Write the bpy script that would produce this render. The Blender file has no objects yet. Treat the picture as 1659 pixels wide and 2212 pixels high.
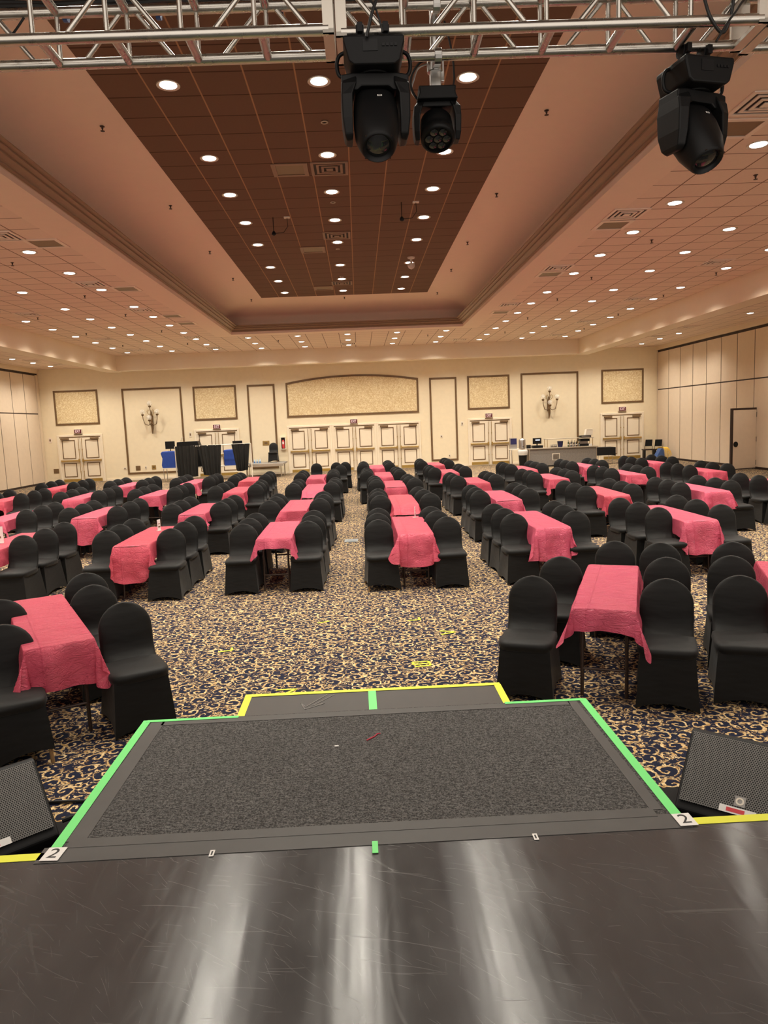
import bpy, math, random
from mathutils import Vector, Matrix, noise as mnoise
random.seed(7)
PI = math.pi
sc = bpy.context.scene
col = sc.collection
# ------------------------------------------------------------------ camera, world, exposure
cd = bpy.data.cameras.new('camera'); cam = bpy.data.objects.new('camera', cd); col.objects.link(cam)
cd.sensor_fit = 'VERTICAL'; cd.sensor_height = 36.0; cd.lens = 36.0 * 1554.478 / 2212
cd.clip_start = 0.05; cd.clip_end = 200
RT = (0.9985671314, -0.0352664938, -0.0402487077)
UP = (0.0442630083, 0.1216294262, 0.9915881548)
FW = (0.0300744102, 0.9919486882, -0.1230161483)
cam.matrix_world = Matrix(((RT[0], UP[0], -FW[0], 0.0376), (RT[1], UP[1], -FW[1], 0.0), (RT[2], UP[2], -FW[2], 2.2435), (0, 0, 0, 1)))
sc.camera = cam
wd = bpy.data.worlds.new('world'); sc.world = wd; wd.use_nodes = True
wd.node_tree.nodes['Background'].inputs[0].default_value = (1.0, 0.90, 0.80, 1)
wd.node_tree.nodes['Background'].inputs[1].default_value = 1.0  # added ambient fill, enters through the open side behind the camera
sc.view_settings.view_transform = 'Standard'; sc.view_settings.look = 'None'
sc.view_settings.exposure = 0.45; sc.view_settings.gamma = 1.0
sc.cycles.use_denoising = True
sc.cycles.max_bounces = 7; sc.cycles.diffuse_bounces = 5; sc.cycles.glossy_bounces = 3; sc.cycles.transmission_bounces = 4
sc.cycles.caustics_reflective = False; sc.cycles.caustics_refractive = False
sc.cycles.sample_clamp_indirect = 6.0
LAMP_W = 215.0
LAMP_COL = (1.0, 0.93, 0.80)

# ------------------------------------------------------------------ helpers
def curve(pts, n=6):
    P = [Vector(p) for p in pts]; out = []
    for i in range(len(P)-1):
        a, b, c, d = P[max(i-1,0)], P[i], P[i+1], P[min(i+2, len(P)-1)]
        for k in range(n):
            t = k/n; out.append(.5*((2*b) + (c-a)*t + (2*a-5*b+4*c-d)*t*t + (3*b-a-3*c+d)*t**3))
    return out + [P[-1]]
class MB:
    def __init__(s): s.v = []; s.f = []
    def add(s, vs, fs):
        o = len(s.v); s.v += [tuple(p) for p in vs]; s.f += [tuple(i + o for i in f) for f in fs]; return s
    def box(s, x0, x1, y0, y1, z0, z1):
        return s.add([(x0,y0,z0),(x1,y0,z0),(x1,y1,z0),(x0,y1,z0),(x0,y0,z1),(x1,y0,z1),(x1,y1,z1),(x0,y1,z1)],
                     [(0,3,2,1),(4,5,6,7),(0,1,5,4),(1,2,6,5),(2,3,7,6),(3,0,4,7)])
    def cbox(s, c, d, m=None):
        x, y, z = d[0]/2, d[1]/2, d[2]/2
        vs = [Vector(p) for p in [(-x,-y,-z),(x,-y,-z),(x,y,-z),(-x,y,-z),(-x,-y,z),(x,-y,z),(x,y,z),(-x,y,z)]]
        if m is not None: vs = [m @ p for p in vs]
        return s.add([p + Vector(c) for p in vs], [(0,3,2,1),(4,5,6,7),(0,1,5,4),(1,2,6,5),(2,3,7,6),(3,0,4,7)])
    def quad(s, a, b, c, d): return s.add([a, b, c, d], [(0,1,2,3)])
    def tube(s, pts, r, n=8, cap=True):
        pts = [Vector(p) for p in pts]; rs = r if isinstance(r, (list, tuple)) else [r] * len(pts)
        rings = []; prev = None
        for i, p in enumerate(pts):
            t = (pts[min(i+1, len(pts)-1)] - pts[max(i-1, 0)]).normalized()
            if prev is None:
                a = Vector((0,0,1)) if abs(t.z) < .9 else Vector((1,0,0)); u = t.cross(a).normalized()
            else: u = (prev - t * prev.dot(t)).normalized()
            prev = u; w = t.cross(u)
            rings.append([p + (u * math.cos(2*PI*k/n) + w * math.sin(2*PI*k/n)) * rs[i] for k in range(n)])
        return s.rings(rings, cap)
    def rings(s, rings, cap=True, closed=True):
        n = len(rings[0]); vs = [p for r in rings for p in r]; fs = []
        for i in range(len(rings)-1):
            for k in range(n if closed else n-1):
                fs.append((i*n+k, i*n+(k+1)%n, (i+1)*n+(k+1)%n, (i+1)*n+k))
        if cap and closed: fs += [tuple(range(n-1, -1, -1)), tuple((len(rings)-1)*n + k for k in range(n))]
        return s.add(vs, fs)
    def lathe(s, prof, n=20, m=None, c=(0,0,0), cap=True):
        rings = []
        for r, z in prof:
            ring = [Vector((r*math.cos(2*PI*k/n), r*math.sin(2*PI*k/n), z)) for k in range(n)]
            if m is not None: ring = [m @ p for p in ring]
            rings.append([p + Vector(c) for p in ring])
        return s.rings(rings, cap)
    def prism(s, poly, a0, a1, axis='y'):
        n = len(poly)
        def P(q, a): return {'y': (q[0], a, q[1]), 'x': (a, q[0], q[1]), 'z': (q[0], q[1], a)}[axis]
        return s.add([P(q, a0) for q in poly] + [P(q, a1) for q in poly],
                     [tuple(range(n)), tuple(range(2*n-1, n-1, -1))] + [(k, k+n, (k+1)%n+n, (k+1)%n) for k in range(n)])
    def build(s, name, mt, parent=None, smooth=False, bevel=0, seg=2):
        me = bpy.data.meshes.new(name); me.from_pydata(s.v, [], s.f); me.validate(); me.update()
        import bmesh
        bm = bmesh.new(); bm.from_mesh(me); bmesh.ops.recalc_face_normals(bm, faces=bm.faces)
        bm.to_mesh(me); bm.free()
        if mt: me.materials.append(mt)
        o = bpy.data.objects.new(name, me); col.objects.link(o)
        if parent: o.parent = parent
        if smooth:
            for p in me.polygons: p.use_smooth = True
            try: me.set_sharp_from_angle(angle=math.radians(50))
            except Exception: pass
        if bevel:
            b = o.modifiers.new('bevel', 'BEVEL'); b.width = bevel; b.segments = seg; b.limit_method = 'ANGLE'
        return o
def thing(name, label, cat, loc=(0,0,0), rz=0.0, group=None, kind=None):
    o = bpy.data.objects.new(name, None); col.objects.link(o); o.empty_display_size = .1
    o.location = loc; o.rotation_euler = (0, 0, rz)
    if label: o['label'] = label
    if cat: o['category'] = cat
    if group: o['group'] = group
    if kind: o['kind'] = kind
    return o
def tag(o, label, cat, group=None, kind=None):
    o['label'] = label; o['category'] = cat
    if group: o['group'] = group
    if kind: o['kind'] = kind
    return o
KIDS = {}
def dup(root, loc, rz=0.0, label=None):
    if root.name not in KIDS:
        KIDS[root.name] = [(c, [g for g in c.children]) for c in root.children]
    r = root.copy(); col.objects.link(r); r.location = loc; r.rotation_euler = (0, 0, rz)
    if label: r['label'] = label
    for c, gs in KIDS[root.name]:
        d = c.copy(); col.objects.link(d); d.parent = r
        for g in gs:
            e = g.copy(); col.objects.link(e); e.parent = d
    return r
def text(body, size, mt, parent, m, name='lettering', ext=.001):
    cu = bpy.data.curves.new(name, 'FONT'); cu.body = body; cu.size = size; cu.align_x = 'CENTER'; cu.align_y = 'CENTER'; cu.extrude = ext
    cu.materials.append(mt); t_ = bpy.data.objects.new(name, cu); col.objects.link(t_)
    me = bpy.data.meshes.new_from_object(t_); bpy.data.objects.remove(t_)
    o = bpy.data.objects.new(name, me); col.objects.link(o); o.parent = parent; o.matrix_local = m
    return o
def struct(o): o['kind'] = 'structure'; return o

# ------------------------------------------------------------------ materials
class NT:
    def __init__(s, name):
        s.m = bpy.data.materials.new(name); s.m.use_nodes = True; s.t = s.m.node_tree; s.b = s.t.nodes['Principled BSDF']
    def n(s, ty, **k):
        x = s.t.nodes.new(ty)
        for a, v in k.items(): setattr(x, a, v)
        return x
    def l(s, a, b): s.t.links.new(a, b)
    def val(s, sock, v):
        if isinstance(v, bpy.types.NodeSocket): s.l(v, sock)
        else: sock.default_value = v
    def M(s, op, a, b=0.0, c=0.0):
        x = s.n('ShaderNodeMath', operation=op)
        s.val(x.inputs[0], a); s.val(x.inputs[1], b); s.val(x.inputs[2], c); return x.outputs[0]
    def V(s, op, a, b=(0,0,0), sc_=1.0):
        x = s.n('ShaderNodeVectorMath', operation=op); s.val(x.inputs[0], a)
        if op == 'SCALE': s.val(x.inputs[3], sc_)
        else: s.val(x.inputs[1], b)
        return x.outputs[0] if op not in ('LENGTH', 'DOT_PRODUCT') else x.outputs[1]
    def smooth(s, v, lo, hi, a=0.0, b=1.0):
        x = s.n('ShaderNodeMapRange', interpolation_type='SMOOTHSTEP')
        s.val(x.inputs[0], v); x.inputs[1].default_value = lo; x.inputs[2].default_value = hi; x.inputs[3].default_value = a; x.inputs[4].default_value = b
        return x.outputs[0]
    def mix(s, f, a, b, bt='MIX'):
        x = s.n('ShaderNodeMix', data_type='RGBA', blend_type=bt); s.val(x.inputs[0], f)
        s.val(x.inputs[6], a if isinstance(a, bpy.types.NodeSocket) else (*a, 1)); s.val(x.inputs[7], b if isinstance(b, bpy.types.NodeSocket) else (*b, 1))
        return x.outputs[2]
    def noise(s, vec, scale, detail=3.0, rough=.5, dist=0.0, dim='3D'):
        x = s.n('ShaderNodeTexNoise', noise_dimensions=dim); s.l(vec, x.inputs['Vector']); x.inputs['Scale'].default_value = scale
        x.inputs['Detail'].default_value = detail; x.inputs['Roughness'].default_value = rough; x.inputs['Distortion'].default_value = dist
        return x.outputs[0]
    def bump(s, h, st, d=.01):
        x = s.n('ShaderNodeBump'); x.inputs['Strength'].default_value = st; x.inputs['Distance'].default_value = d; s.l(h, x.inputs['Height'])
        s.l(x.outputs[0], s.b.inputs['Normal'])
    def obj(s): return s.n('ShaderNodeTexCoord').outputs['Object']
    def pos(s): return s.n('ShaderNodeNewGeometry').outputs['Position']
    def base(s, v): s.val(s.b.inputs['Base Color'], v if isinstance(v, bpy.types.NodeSocket) else (*v, 1))
    def set(s, rough=None, metal=None, spec=None):
        if rough is not None: s.val(s.b.inputs['Roughness'], rough)
        if metal is not None: s.val(s.b.inputs['Metallic'], metal)
        if spec is not None: s.val(s.b.inputs['Specular IOR Level'], spec)
def mat(name, c, rough=.5, metal=0.0, spec=.5, var=.12, scale=6.0, bump=0.0, bscale=60.0):
    t = NT(name); p = t.obj(); n = t.noise(p, scale)
    t.base(t.mix(n, tuple(x*(1-var) for x in c), tuple(min(1, x*(1+var)) for x in c)))
    t.set(t.M('MULTIPLY_ADD', n, .12, rough-.06), metal, spec)
    if bump: t.bump(t.noise(p, bscale, 2), bump, .004)
    return t.m
def emit(name, c, st):
    t = NT(name); n = t.noise(t.obj(), 4.0)
    t.base((.8,.8,.8)); t.b.inputs['Emission Color'].default_value = (*c, 1)
    t.l(t.M('MULTIPLY_ADD', n, .1*st, .95*st), t.b.inputs['Emission Strength'])
    t.m.cycles.emission_sampling = 'NONE'
    return t.m

MT = {}
MT['wall'] = mat('wall_vinyl', (.83,.72,.52), .6, var=.05, bump=.25, bscale=90)
MT['plaster'] = mat('painted_plaster', (.83,.67,.56), .65, var=.03)
MT['beam'] = mat('beam_paint', (.78,.65,.49), .45, var=.03)
MT['trimwood'] = mat('bronze_moulding', (.155,.088,.037), .4, var=.2)
MT['cornice'] = mat('cornice_paint', (.30,.20,.125), .5, var=.12)
MT['cream'] = mat('cream_paint', (.84,.74,.58), .45, var=.03)
MT['brass'] = mat('aged_brass', (.55,.38,.14), .35, .9, var=.15)
MT['brasskick'] = mat('brass_kick_plate', (.50,.33,.09), .4, .6, var=.15)
MT['closer'] = mat('bronze_closer', (.22,.14,.07), .45, .5)
MT['partition'] = mat('partition_fabric', (.74,.61,.47), .8, var=.05, bump=.2, bscale=200)
MT['black'] = mat('black_plastic', (.0045,.0045,.005), .5, var=.3, spec=.28)
MT['blackmetal'] = mat('black_metal', (.009,.009,.010), .45, .2, var=.3, spec=.35)
MT['blackcloth'] = mat('black_cloth', (.014,.013,.013), .8, var=.3, spec=.2)
MT['seam'] = mat('dark_seam', (.03,.014,.01), .6)
MT['alu'] = mat('aluminium', (.60,.57,.52), .28, 1.0, var=.08, scale=20)
MT['aluplate'] = mat('aluminium_plate', (.62,.57,.50), .38, 1.0, var=.08, scale=20)
MT['steel'] = mat('steel', (.55,.54,.52), .3, 1.0)
MT['cable'] = mat('black_cable', (.012,.012,.012), .45)
MT['legbrown'] = mat('brown_steel', (.05,.03,.022), .4, .4)
MT['legtan'] = mat('tan_chair_leg', (.30,.18,.08), .45, .3)
MT['white'] = mat('white_plastic', (.76,.69,.58), .4, var=.04)
MT['paper'] = mat('white_paper', (.80,.78,.75), .6, var=.03)
MT['ink'] = mat('black_ink', (.02,.02,.02), .6)
MT['red'] = mat('red_print', (.65,.05,.06), .5)
MT['exitred'] = mat('exit_maroon', (.11,.012,.02), .4)
MT['exitletter'] = emit('exit_letter', (1.0,.50,.50), .35)
MT['yellow'] = mat('yellow_tape', (.80,.82,.05), .5, var=.04)
MT['green'] = mat('green_tape', (.18,.80,.22), .5, var=.04)
MT['gaffer'] = mat('grey_gaffer_tape', (.070,.066,.063), .55, var=.25, scale=14)
MT['blue'] = mat('blue_cloth', (.012,.05,.30), .6, var=.3, scale=9)
MT['bluebox'] = mat('blue_case', (.05,.11,.30), .45)
MT['yellowcable'] = mat('yellow_cable', (.85,.55,.05), .45)
MT['screen'] = emit('lit_screen', (.35,.6,.9), .5)
MT['glass'] = None
MT['dark_grille'] = mat('vent_interior', (.03,.02,.015), .7)
MT['ventpaint'] = mat('vent_paint', (.85,.72,.62), .5, var=.05)
MT['ventbrown'] = mat('vent_brown_paint', (.26,.15,.09), .5, var=.1)
MT['sprink'] = mat('sprinkler_bronze', (.05,.025,.015), .4, .4)
MT['lampring'] = mat('lamp_trim', (.55,.45,.35), .35, .5)
MT['lamp'] = emit('lamp_lens', (1.0,.97,.90), 9.0)
MT['greycounter'] = mat('grey_laminate', (.22,.20,.18), .5, var=.35, scale=22)
MT['counter_top'] = mat('counter_top', (.42,.36,.28), .35)
MT['water'] = mat('water_bottle_plastic', (.50,.62,.72), .2, var=.2)
MT['bluecap'] = mat('blue_label', (.05,.15,.40), .4)
MT['navy'] = mat('navy_plastic', (.02,.02,.09), .4)
MT['liner'] = mat('bin_liner', (.62,.60,.56), .35, var=.2, bump=.4)
MT['string'] = mat('red_string', (.50,.03,.06), .7)
MT['rubber'] = mat('scuffed_rubber', (.055,.050,.047), .5, var=.35, scale=9)
def glass():
    t = NT('clear_glass'); n = t.noise(t.obj(), 12)
    t.base((.95,.92,.86)); t.b.inputs['Alpha'].default_value = .26
    t.set(t.M('MULTIPLY_ADD', n, .1, .08)); return t.m
MT['glass'] = glass()
def chair_fabric():
    t = NT('black_spandex'); p = t.obj(); n = t.noise(p, 5, 2)
    t.base(t.mix(n, (.0045,.0043,.0041), (.0075,.0072,.0068))); t.set(.6, 0, .22)
    t.b.inputs['Sheen Weight'].default_value = .06; t.b.inputs['Sheen Roughness'].default_value = .5
    t.bump(t.noise(t.V('MULTIPLY', p, (1, 1, 3)), 7, 1), .12, .03)
    return t.m
MT['spandex'] = chair_fabric()
def cloth_mat():
    t = NT('coral_satin_cloth'); p = t.obj(); rnd = t.n('ShaderNodeObjectInfo').outputs['Random']
    n = t.noise(p, 4, 3)
    c = t.mix(rnd, (.73,.078,.125), (.74,.105,.20))
    t.base(t.mix(t.smooth(n, .3, .7), c, t.mix(.35, c, (.80,.15,.20)))); t.set(t.M('MULTIPLY_ADD', n, .1, .36), 0, .45)
    x = t.n('ShaderNodeSeparateXYZ'); t.l(p, x.inputs[0])
    def crease(v, k):
        f = t.M('ABSOLUTE', t.M('SUBTRACT', t.M('FRACT', t.M('ADD', t.M('MULTIPLY', v, k), .5)), .5))
        return t.smooth(f, 0.0, .035, 1.0, 0.0)
    cr = t.M('MAXIMUM', crease(x.outputs[1], 2.6), crease(t.M('ADD', x.outputs[0], .12), 2.3))
    w = t.noise(t.V('MULTIPLY', p, (1.1, 3.2, 2.2)), 9, 4, .6, 1.3)
    r = t.M('ABSOLUTE', t.M('SUBTRACT', w, .5))
    w2 = t.noise(t.V('MULTIPLY', p, (1.0, 2.2, 2.6)), 36, 3, .6, .8)
    r2 = t.M('ABSOLUTE', t.M('SUBTRACT', w2, .5))
    t.bump(t.M('ADD', t.M('ADD', t.M('MULTIPLY', r, -2.6), t.M('MULTIPLY', r2, -.55)), t.M('MULTIPLY', cr, .5)), 1.0, .013)
    tl = t.n('ShaderNodeBsdfTranslucent'); t.l(c, tl.inputs[0]); mx = t.n('ShaderNodeMixShader'); mx.inputs[0].default_value = .22
    t.l(t.b.outputs[0], mx.inputs[1]); t.l(tl.outputs[0], mx.inputs[2]); out = t.t.nodes['Material Output']; t.l(mx.outputs[0], out.inputs[0])
    return t.m
MT['cloth'] = cloth_mat()
def ceil_tile(name, c, dark, lw, xline=None, xlw=.012):
    t = NT(name); p = t.pos(); x = t.n('ShaderNodeSeparateXYZ'); t.l(p, x.inputs[0])
    def dist(v, o):
        f = t.M('ABSOLUTE', t.M('SUBTRACT', t.M('FRACT', t.M('ADD', t.M('DIVIDE', t.M('SUBTRACT', v, o), .61), .5)), .5))
        return t.M('MULTIPLY', f, .61)
    dx = dist(x.outputs[0], 5.565); dy = dist(x.outputs[1], 9.755)
    n = t.noise(p, 30, 4); cell = t.n('ShaderNodeTexWhiteNoise', noise_dimensions='2D')
    fl = t.n('ShaderNodeVectorMath', operation='FLOOR'); t.l(t.V('MULTIPLY', t.V('SUBTRACT', p, (5.565, 9.755, 0)), (1/.61, 1/.61, 0)), fl.inputs[0]); t.l(fl.outputs[0], cell.inputs['Vector'])
    b = t.mix(n, tuple(q*.93 for q in c), tuple(q*1.05 for q in c))
    b = t.mix(t.M('MULTIPLY', cell.outputs[0], .16), b, tuple(q*.72 for q in c))
    b = t.mix(t.smooth(dy, lw*.5, lw, 1, 0), b, dark)
    b = t.mix(t.smooth(dx, (xlw if xline else lw)*.5, xlw if xline else lw, 1, 0), b, xline or dark)
    t.base(b); t.set(.75, 0, .2); t.bump(t.noise(p, 120, 2), .2, .003)
    return t.m
MT['tile'] = ceil_tile('bounce_tinted_ceiling_tile', (.82,.67,.57), (.22,.13,.09), .014)  # pink light bounced off cloths and carpet is put into the tile colour
MT['darktile'] = ceil_tile('brown_ceiling_tile', (.17,.098,.065), (.065,.03,.018), .017, (.42,.24,.13), .013)
def wallpaper():
    t = NT('swirl_wallpaper'); p = t.pos(); w = t.noise(p, 5.5, 2, .5, 2.6)
    r = t.M('ABSOLUTE', t.M('SUBTRACT', w, .5)); t.base(t.mix(t.smooth(r, .02, .07), (.84,.72,.47), (.66,.50,.27))); t.set(.6); return t.m
MT['paperwall'] = wallpaper()
def carpet():
    t = NT('scroll_carpet'); p = t.pos()
    warp = t.n('ShaderNodeTexNoise', noise_dimensions='2D'); t.l(p, warp.inputs['Vector']); warp.inputs['Scale'].default_value = 9; warp.inputs['Detail'].default_value = 1
    pw = t.V('ADD', p, t.V('SCALE', t.V('SUBTRACT', warp.outputs[1], (.5,.5,.5)), sc_=.045))
    def spiral(scale, off, turns, rmax):
        q = t.V('ADD', t.V('SCALE', pw, sc_=scale), off)
        v = t.n('ShaderNodeTexVoronoi', voronoi_dimensions='2D', feature='F1'); t.l(q, v.inputs['Vector']); v.inputs['Scale'].default_value = 1.0; v.inputs['Randomness'].default_value = .75
        d = t.V('SUBTRACT', q, v.outputs['Position']); x = t.n('ShaderNodeSeparateXYZ'); t.l(d, x.inputs[0]); cc = t.n('ShaderNodeSeparateColor'); t.l(v.outputs['Color'], cc.inputs[0])
        r = t.M('SQRT', t.M('ADD', t.M('MULTIPLY', x.outputs[0], x.outputs[0]), t.M('MULTIPLY', x.outputs[1], x.outputs[1])))
        th = t.M('DIVIDE', t.M('ARCTAN2', x.outputs[1], x.outputs[0]), 2*PI)
        sg = t.M('SUBTRACT', t.M('MULTIPLY', t.M('GREATER_THAN', cc.outputs[1], .5), 2.0), 1.0)
        f = t.M('FRACT', t.M('ADD', t.M('ADD', t.M('MULTIPLY', th, sg), cc.outputs[0]), t.M('MULTIPLY', r, turns)))
        a = t.M('ABSOLUTE', t.M('SUBTRACT', f, .5))
        fr = t.noise(q, 5.0, 3, .65); lob = t.M('MULTIPLY', t.M('SINE', t.M('ADD', t.M('MULTIPLY', th, 2*PI*8), t.M('MULTIPLY', r, 22.0))), .035); thick = t.M('MULTIPLY', t.M('SUBTRACT', t.noise(q, 1.7, 1), .5), -.35)
        line = t.M('MULTIPLY', t.smooth(t.M('ADD', a, t.M('ADD', t.M('ADD', lob, thick), t.M('MULTIPLY', t.M('SUBTRACT', fr, .5), .30))), .105, .165, 1, 0), t.smooth(r, rmax*.8, rmax, 1, 0))
        return line, a, r
    s1, a1, r1 = spiral(6.0, (0,0,0), 2.7, .52)
    s2, a2, r2 = spiral(12.0, (3.3,1.7,0), 2.6, .46)
    lf = t.noise(t.V('MULTIPLY', pw, (1, 1.3, 1)), 15, 3, .55, 1.9)
    leaf = t.M('MULTIPLY', t.smooth(lf, .545, .585), t.smooth(r1, .28, .36))
    m2 = t.M('MULTIPLY', s2, t.smooth(r1, .40, .46))
    mask = t.M('MAXIMUM', t.M('MAXIMUM', s1, leaf), m2)
    core = t.noise(t.V('MULTIPLY', pw, (1.6, 1, 1)), 30, 3, .6)
    gold = t.mix(t.smooth(core, .36, .66), (.42,.24,.085), (.78,.61,.34))
    gold = t.mix(t.M('MULTIPLY', t.smooth(mask, .5, .95, 1, 0), .8), gold, (.15,.075,.04))
    navy = t.mix(t.noise(p, 40, 2), (.008,.010,.024), (.018,.021,.044))
    t.base(t.mix(mask, navy, gold)); t.set(.9, 0, .15); t.bump(t.noise(p, 300, 2), .3, .004)
    return t.m
MT['carpet'] = carpet()
def vinyl():
    t = NT('scuffed_black_vinyl'); p = t.pos()
    big = t.noise(p, 1.6, 4, .6)
    def seg(k, off, ln, wd, cv):
        q = t.V('ADD', t.V('SCALE', p, sc_=k), (off, off*.63, 0)); cell = t.V('FLOOR', q); f = t.V('SUBTRACT', t.V('SUBTRACT', q, cell), (.5, .5, 0))
        wn = t.n('ShaderNodeTexWhiteNoise', noise_dimensions='2D'); t.l(cell, wn.inputs['Vector'])
        cc = t.n('ShaderNodeSeparateColor'); t.l(wn.outputs['Color'], cc.inputs[0]); x = t.n('ShaderNodeSeparateXYZ'); t.l(f, x.inputs[0])
        a = t.M('MULTIPLY', cc.outputs[0], PI); c, sn = t.M('COSINE', a), t.M('SINE', a)
        u = t.M('ADD', t.M('MULTIPLY', x.outputs[0], c), t.M('MULTIPLY', x.outputs[1], sn)); v = t.M('SUBTRACT', t.M('MULTIPLY', x.outputs[1], c), t.M('MULTIPLY', x.outputs[0], sn))
        v = t.M('ADD', v, t.M('MULTIPLY', t.M('MULTIPLY', u, u), t.M('MULTIPLY', t.M('SUBTRACT', cc.outputs[1], .5), cv)))
        v = t.M('ADD', v, t.M('MULTIPLY', t.M('SUBTRACT', cc.outputs[2], .5), .3))
        m_ = t.M('MULTIPLY', t.smooth(t.M('ABSOLUTE', v), wd*.2, wd, 1, 0), t.smooth(t.M('ABSOLUTE', u), ln*.4, ln, 1, 0))
        return t.M('MULTIPLY', m_, t.M('MULTIPLY', wn.outputs['Value'], wn.outputs['Value']))
    s = None
    for k, off, ln, wd, cv in ((2.1,.3,.5,.005,.5),(2.7,5.1,.5,.006,.7),(3.3,1.7,.48,.007,.5),(4.5,7.9,.48,.007,.4),(5.6,2.2,.46,.009,.3),(7.5,9.4,.45,.011,.3),(11.0,4.4,.42,.014,.3),(2.9,13.4,.5,.022,.8),(15.0,3.1,.4,.02,.2),(6.3,21.0,.47,.008,.2),(8.7,17.0,.45,.010,.2),(4.1,25.0,.49,.005,.2)):
        g = seg(k, off, ln, wd, cv); s = g if s is None else t.M('MAXIMUM', s, g)
    haze = t.smooth(t.noise(t.V('MULTIPLY', p, (3, 1.2, 1)), 1.8, 5, .6), .35, .75)
    b = t.mix(big, (.050,.048,.048), (.075,.072,.071)); b = t.mix(t.M('MULTIPLY', haze, .4), b, (.095,.09,.087))
    b = t.mix(t.M('MULTIPLY', s, .42), b, (.15,.14,.13))
    t.base(b); t.set(t.M('ADD', t.M('MULTIPLY_ADD', haze, .10, .18), t.M('MULTIPLY', s, .15)), 0, .5)
    cx = t.n('ShaderNodeCombineXYZ'); cx.inputs[0].default_value = 1.0; t.l(cx.outputs[0], t.b.inputs['Tangent']); t.b.inputs['Anisotropic'].default_value = .88; t.b.inputs['Anisotropic Rotation'].default_value = .25
    m = t.n('ShaderNodeMapping'); t.l(p, m.inputs['Vector']); m.inputs['Scale'].default_value = (9, .5, 1)
    t.bump(t.noise(m.outputs[0], 1, 2), .07, .02)
    return t.m
MT['vinyl'] = vinyl()
def ribcarpet():
    t = NT('charcoal_ribbed_carpet'); p = t.obj(); x = t.n('ShaderNodeSeparateXYZ'); t.l(p, x.inputs[0])
    n = t.noise(p, 150, 3, .7); n2 = t.noise(t.V('MULTIPLY', p, (1, 3, 1)), 45, 3, .6); big = t.noise(p, 3, 3)
    rib = t.M('SINE', t.M('MULTIPLY', x.outputs[1], 2*PI/.011))
    f = t.M('ADD', t.M('ADD', t.M('MULTIPLY', n, .7), t.M('MULTIPLY', n2, .3)), t.M('MULTIPLY', rib, .04))
    b = t.mix(t.smooth(f, .38, .66), (.028,.027,.027), (.200,.193,.186))
    t.base(t.mix(t.M('MULTIPLY', big, .35), b, (.04,.037,.035))); t.set(.95, 0, .1)
    t.bump(t.M('ADD', n, t.M('MULTIPLY', rib, .3)), .5, .004)
    return t.m
MT['ribcarpet'] = ribcarpet()
def grille_mat():
    t = NT('perforated_steel'); p = t.obj(); x = t.n('ShaderNodeSeparateXYZ'); t.l(p, x.inputs[0]); S = .0125
    def lat(ox, oy):
        a = t.M('SUBTRACT', t.M('FRACT', t.M('ADD', t.M('DIVIDE', x.outputs[0], S), ox)), .5)
        b = t.M('MULTIPLY', t.M('SUBTRACT', t.M('FRACT', t.M('ADD', t.M('DIVIDE', x.outputs[1], S*1.732), oy)), .5), 1.732)
        return t.M('SQRT', t.M('ADD', t.M('MULTIPLY', a, a), t.M('MULTIPLY', b, b)))
    d = t.M('MINIMUM', lat(0, 0), lat(.5, .5)); h = t.smooth(d, .29, .36)
    n = t.noise(p, 9); t.base(t.mix(h, (.006,.006,.006), t.mix(n, (.13,.123,.115), (.19,.18,.17)))); t.set(t.M('MULTIPLY_ADD', h, -.3, .8), 0, .4)
    t.bump(h, .5, .003); return t.m
MT['grille'] = grille_mat()
def drape_mat():
    t = NT('black_velour'); p = t.obj(); n = t.noise(t.V('MULTIPLY', p, (6, 1, .4)), 4, 3)
    t.base(t.mix(n, (.006,.006,.006), (.022,.021,.019))); t.set(.75, 0, .25); return t.m
MT['velour'] = drape_mat()

# ------------------------------------------------------------------ room shell
XC = -.2; WL, WR, WY = -14.95, 14.6, 34.87
BL, BR, BY = -10.25, 9.83, 31.85
YN = -4.0
struct(MB().quad((WL-.3,YN,0),(WR+.3,YN,0),(WR+.3,WY+.1,0),(WL-.3,WY+.1,0)).build('floor', MT['carpet']))
struct(MB().box(WL-.3, WR+.3, WY, WY+.2, 0, 5.45).build('wall_back', MT['wall']))
# lower flat ceilings around the raised tray
TX0, TX1, TY1, TYN = -4.32, 3.92, 26.2, 1.0
struct(MB().box(BL-.02, -4.93, YN, BY+.02, 5.55, 5.6).build('ceiling_left', MT['tile']))
struct(MB().box(4.53, BR+.02, YN, BY+.02, 5.55, 5.6).build('ceiling_right', MT['tile']))
struct(MB().box(-4.93, 4.53, TY1+.61, BY+.02, 5.55, 5.6).build('ceiling_back', MT['tile']))
m = MB()
for a, b, c, d in ((-4.93, TX0, YN, TY1+.61), (TX1, 4.53, YN, TY1+.61), (TX0, TX1, TY1, TY1+.61)): m.box(a, b, c, d, 5.55, 5.62)
struct(m.build('ceiling_band', MT['plaster']))
def sweep(prof):
    rings = []
    for pt in ((0, 0), (0, 1), (1, 1), (1, 0)):
        rings.append([((TX0 + i if pt[0] == 0 else TX1 - i), (TY1 - i if pt[1] else TYN), z) for i, z in prof])
    mm = MB(); mm.rings(rings, cap=False, closed=False); return mm
cove = [(-.25, 5.80)] + [(-.25 + 1.02*(1-math.cos(k*PI/24)), 5.80 + .645*math.sin(k*PI/24)) for k in range(13)] + [(2.05, 6.447)]
struct(sweep(cove).build('ceiling_cove', MT['plaster'], smooth=True))
struct(sweep([(-.05,5.546),(.008,5.546),(.008,5.63),(.02,5.632)]).build('trim_1', MT['plaster']))
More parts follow.
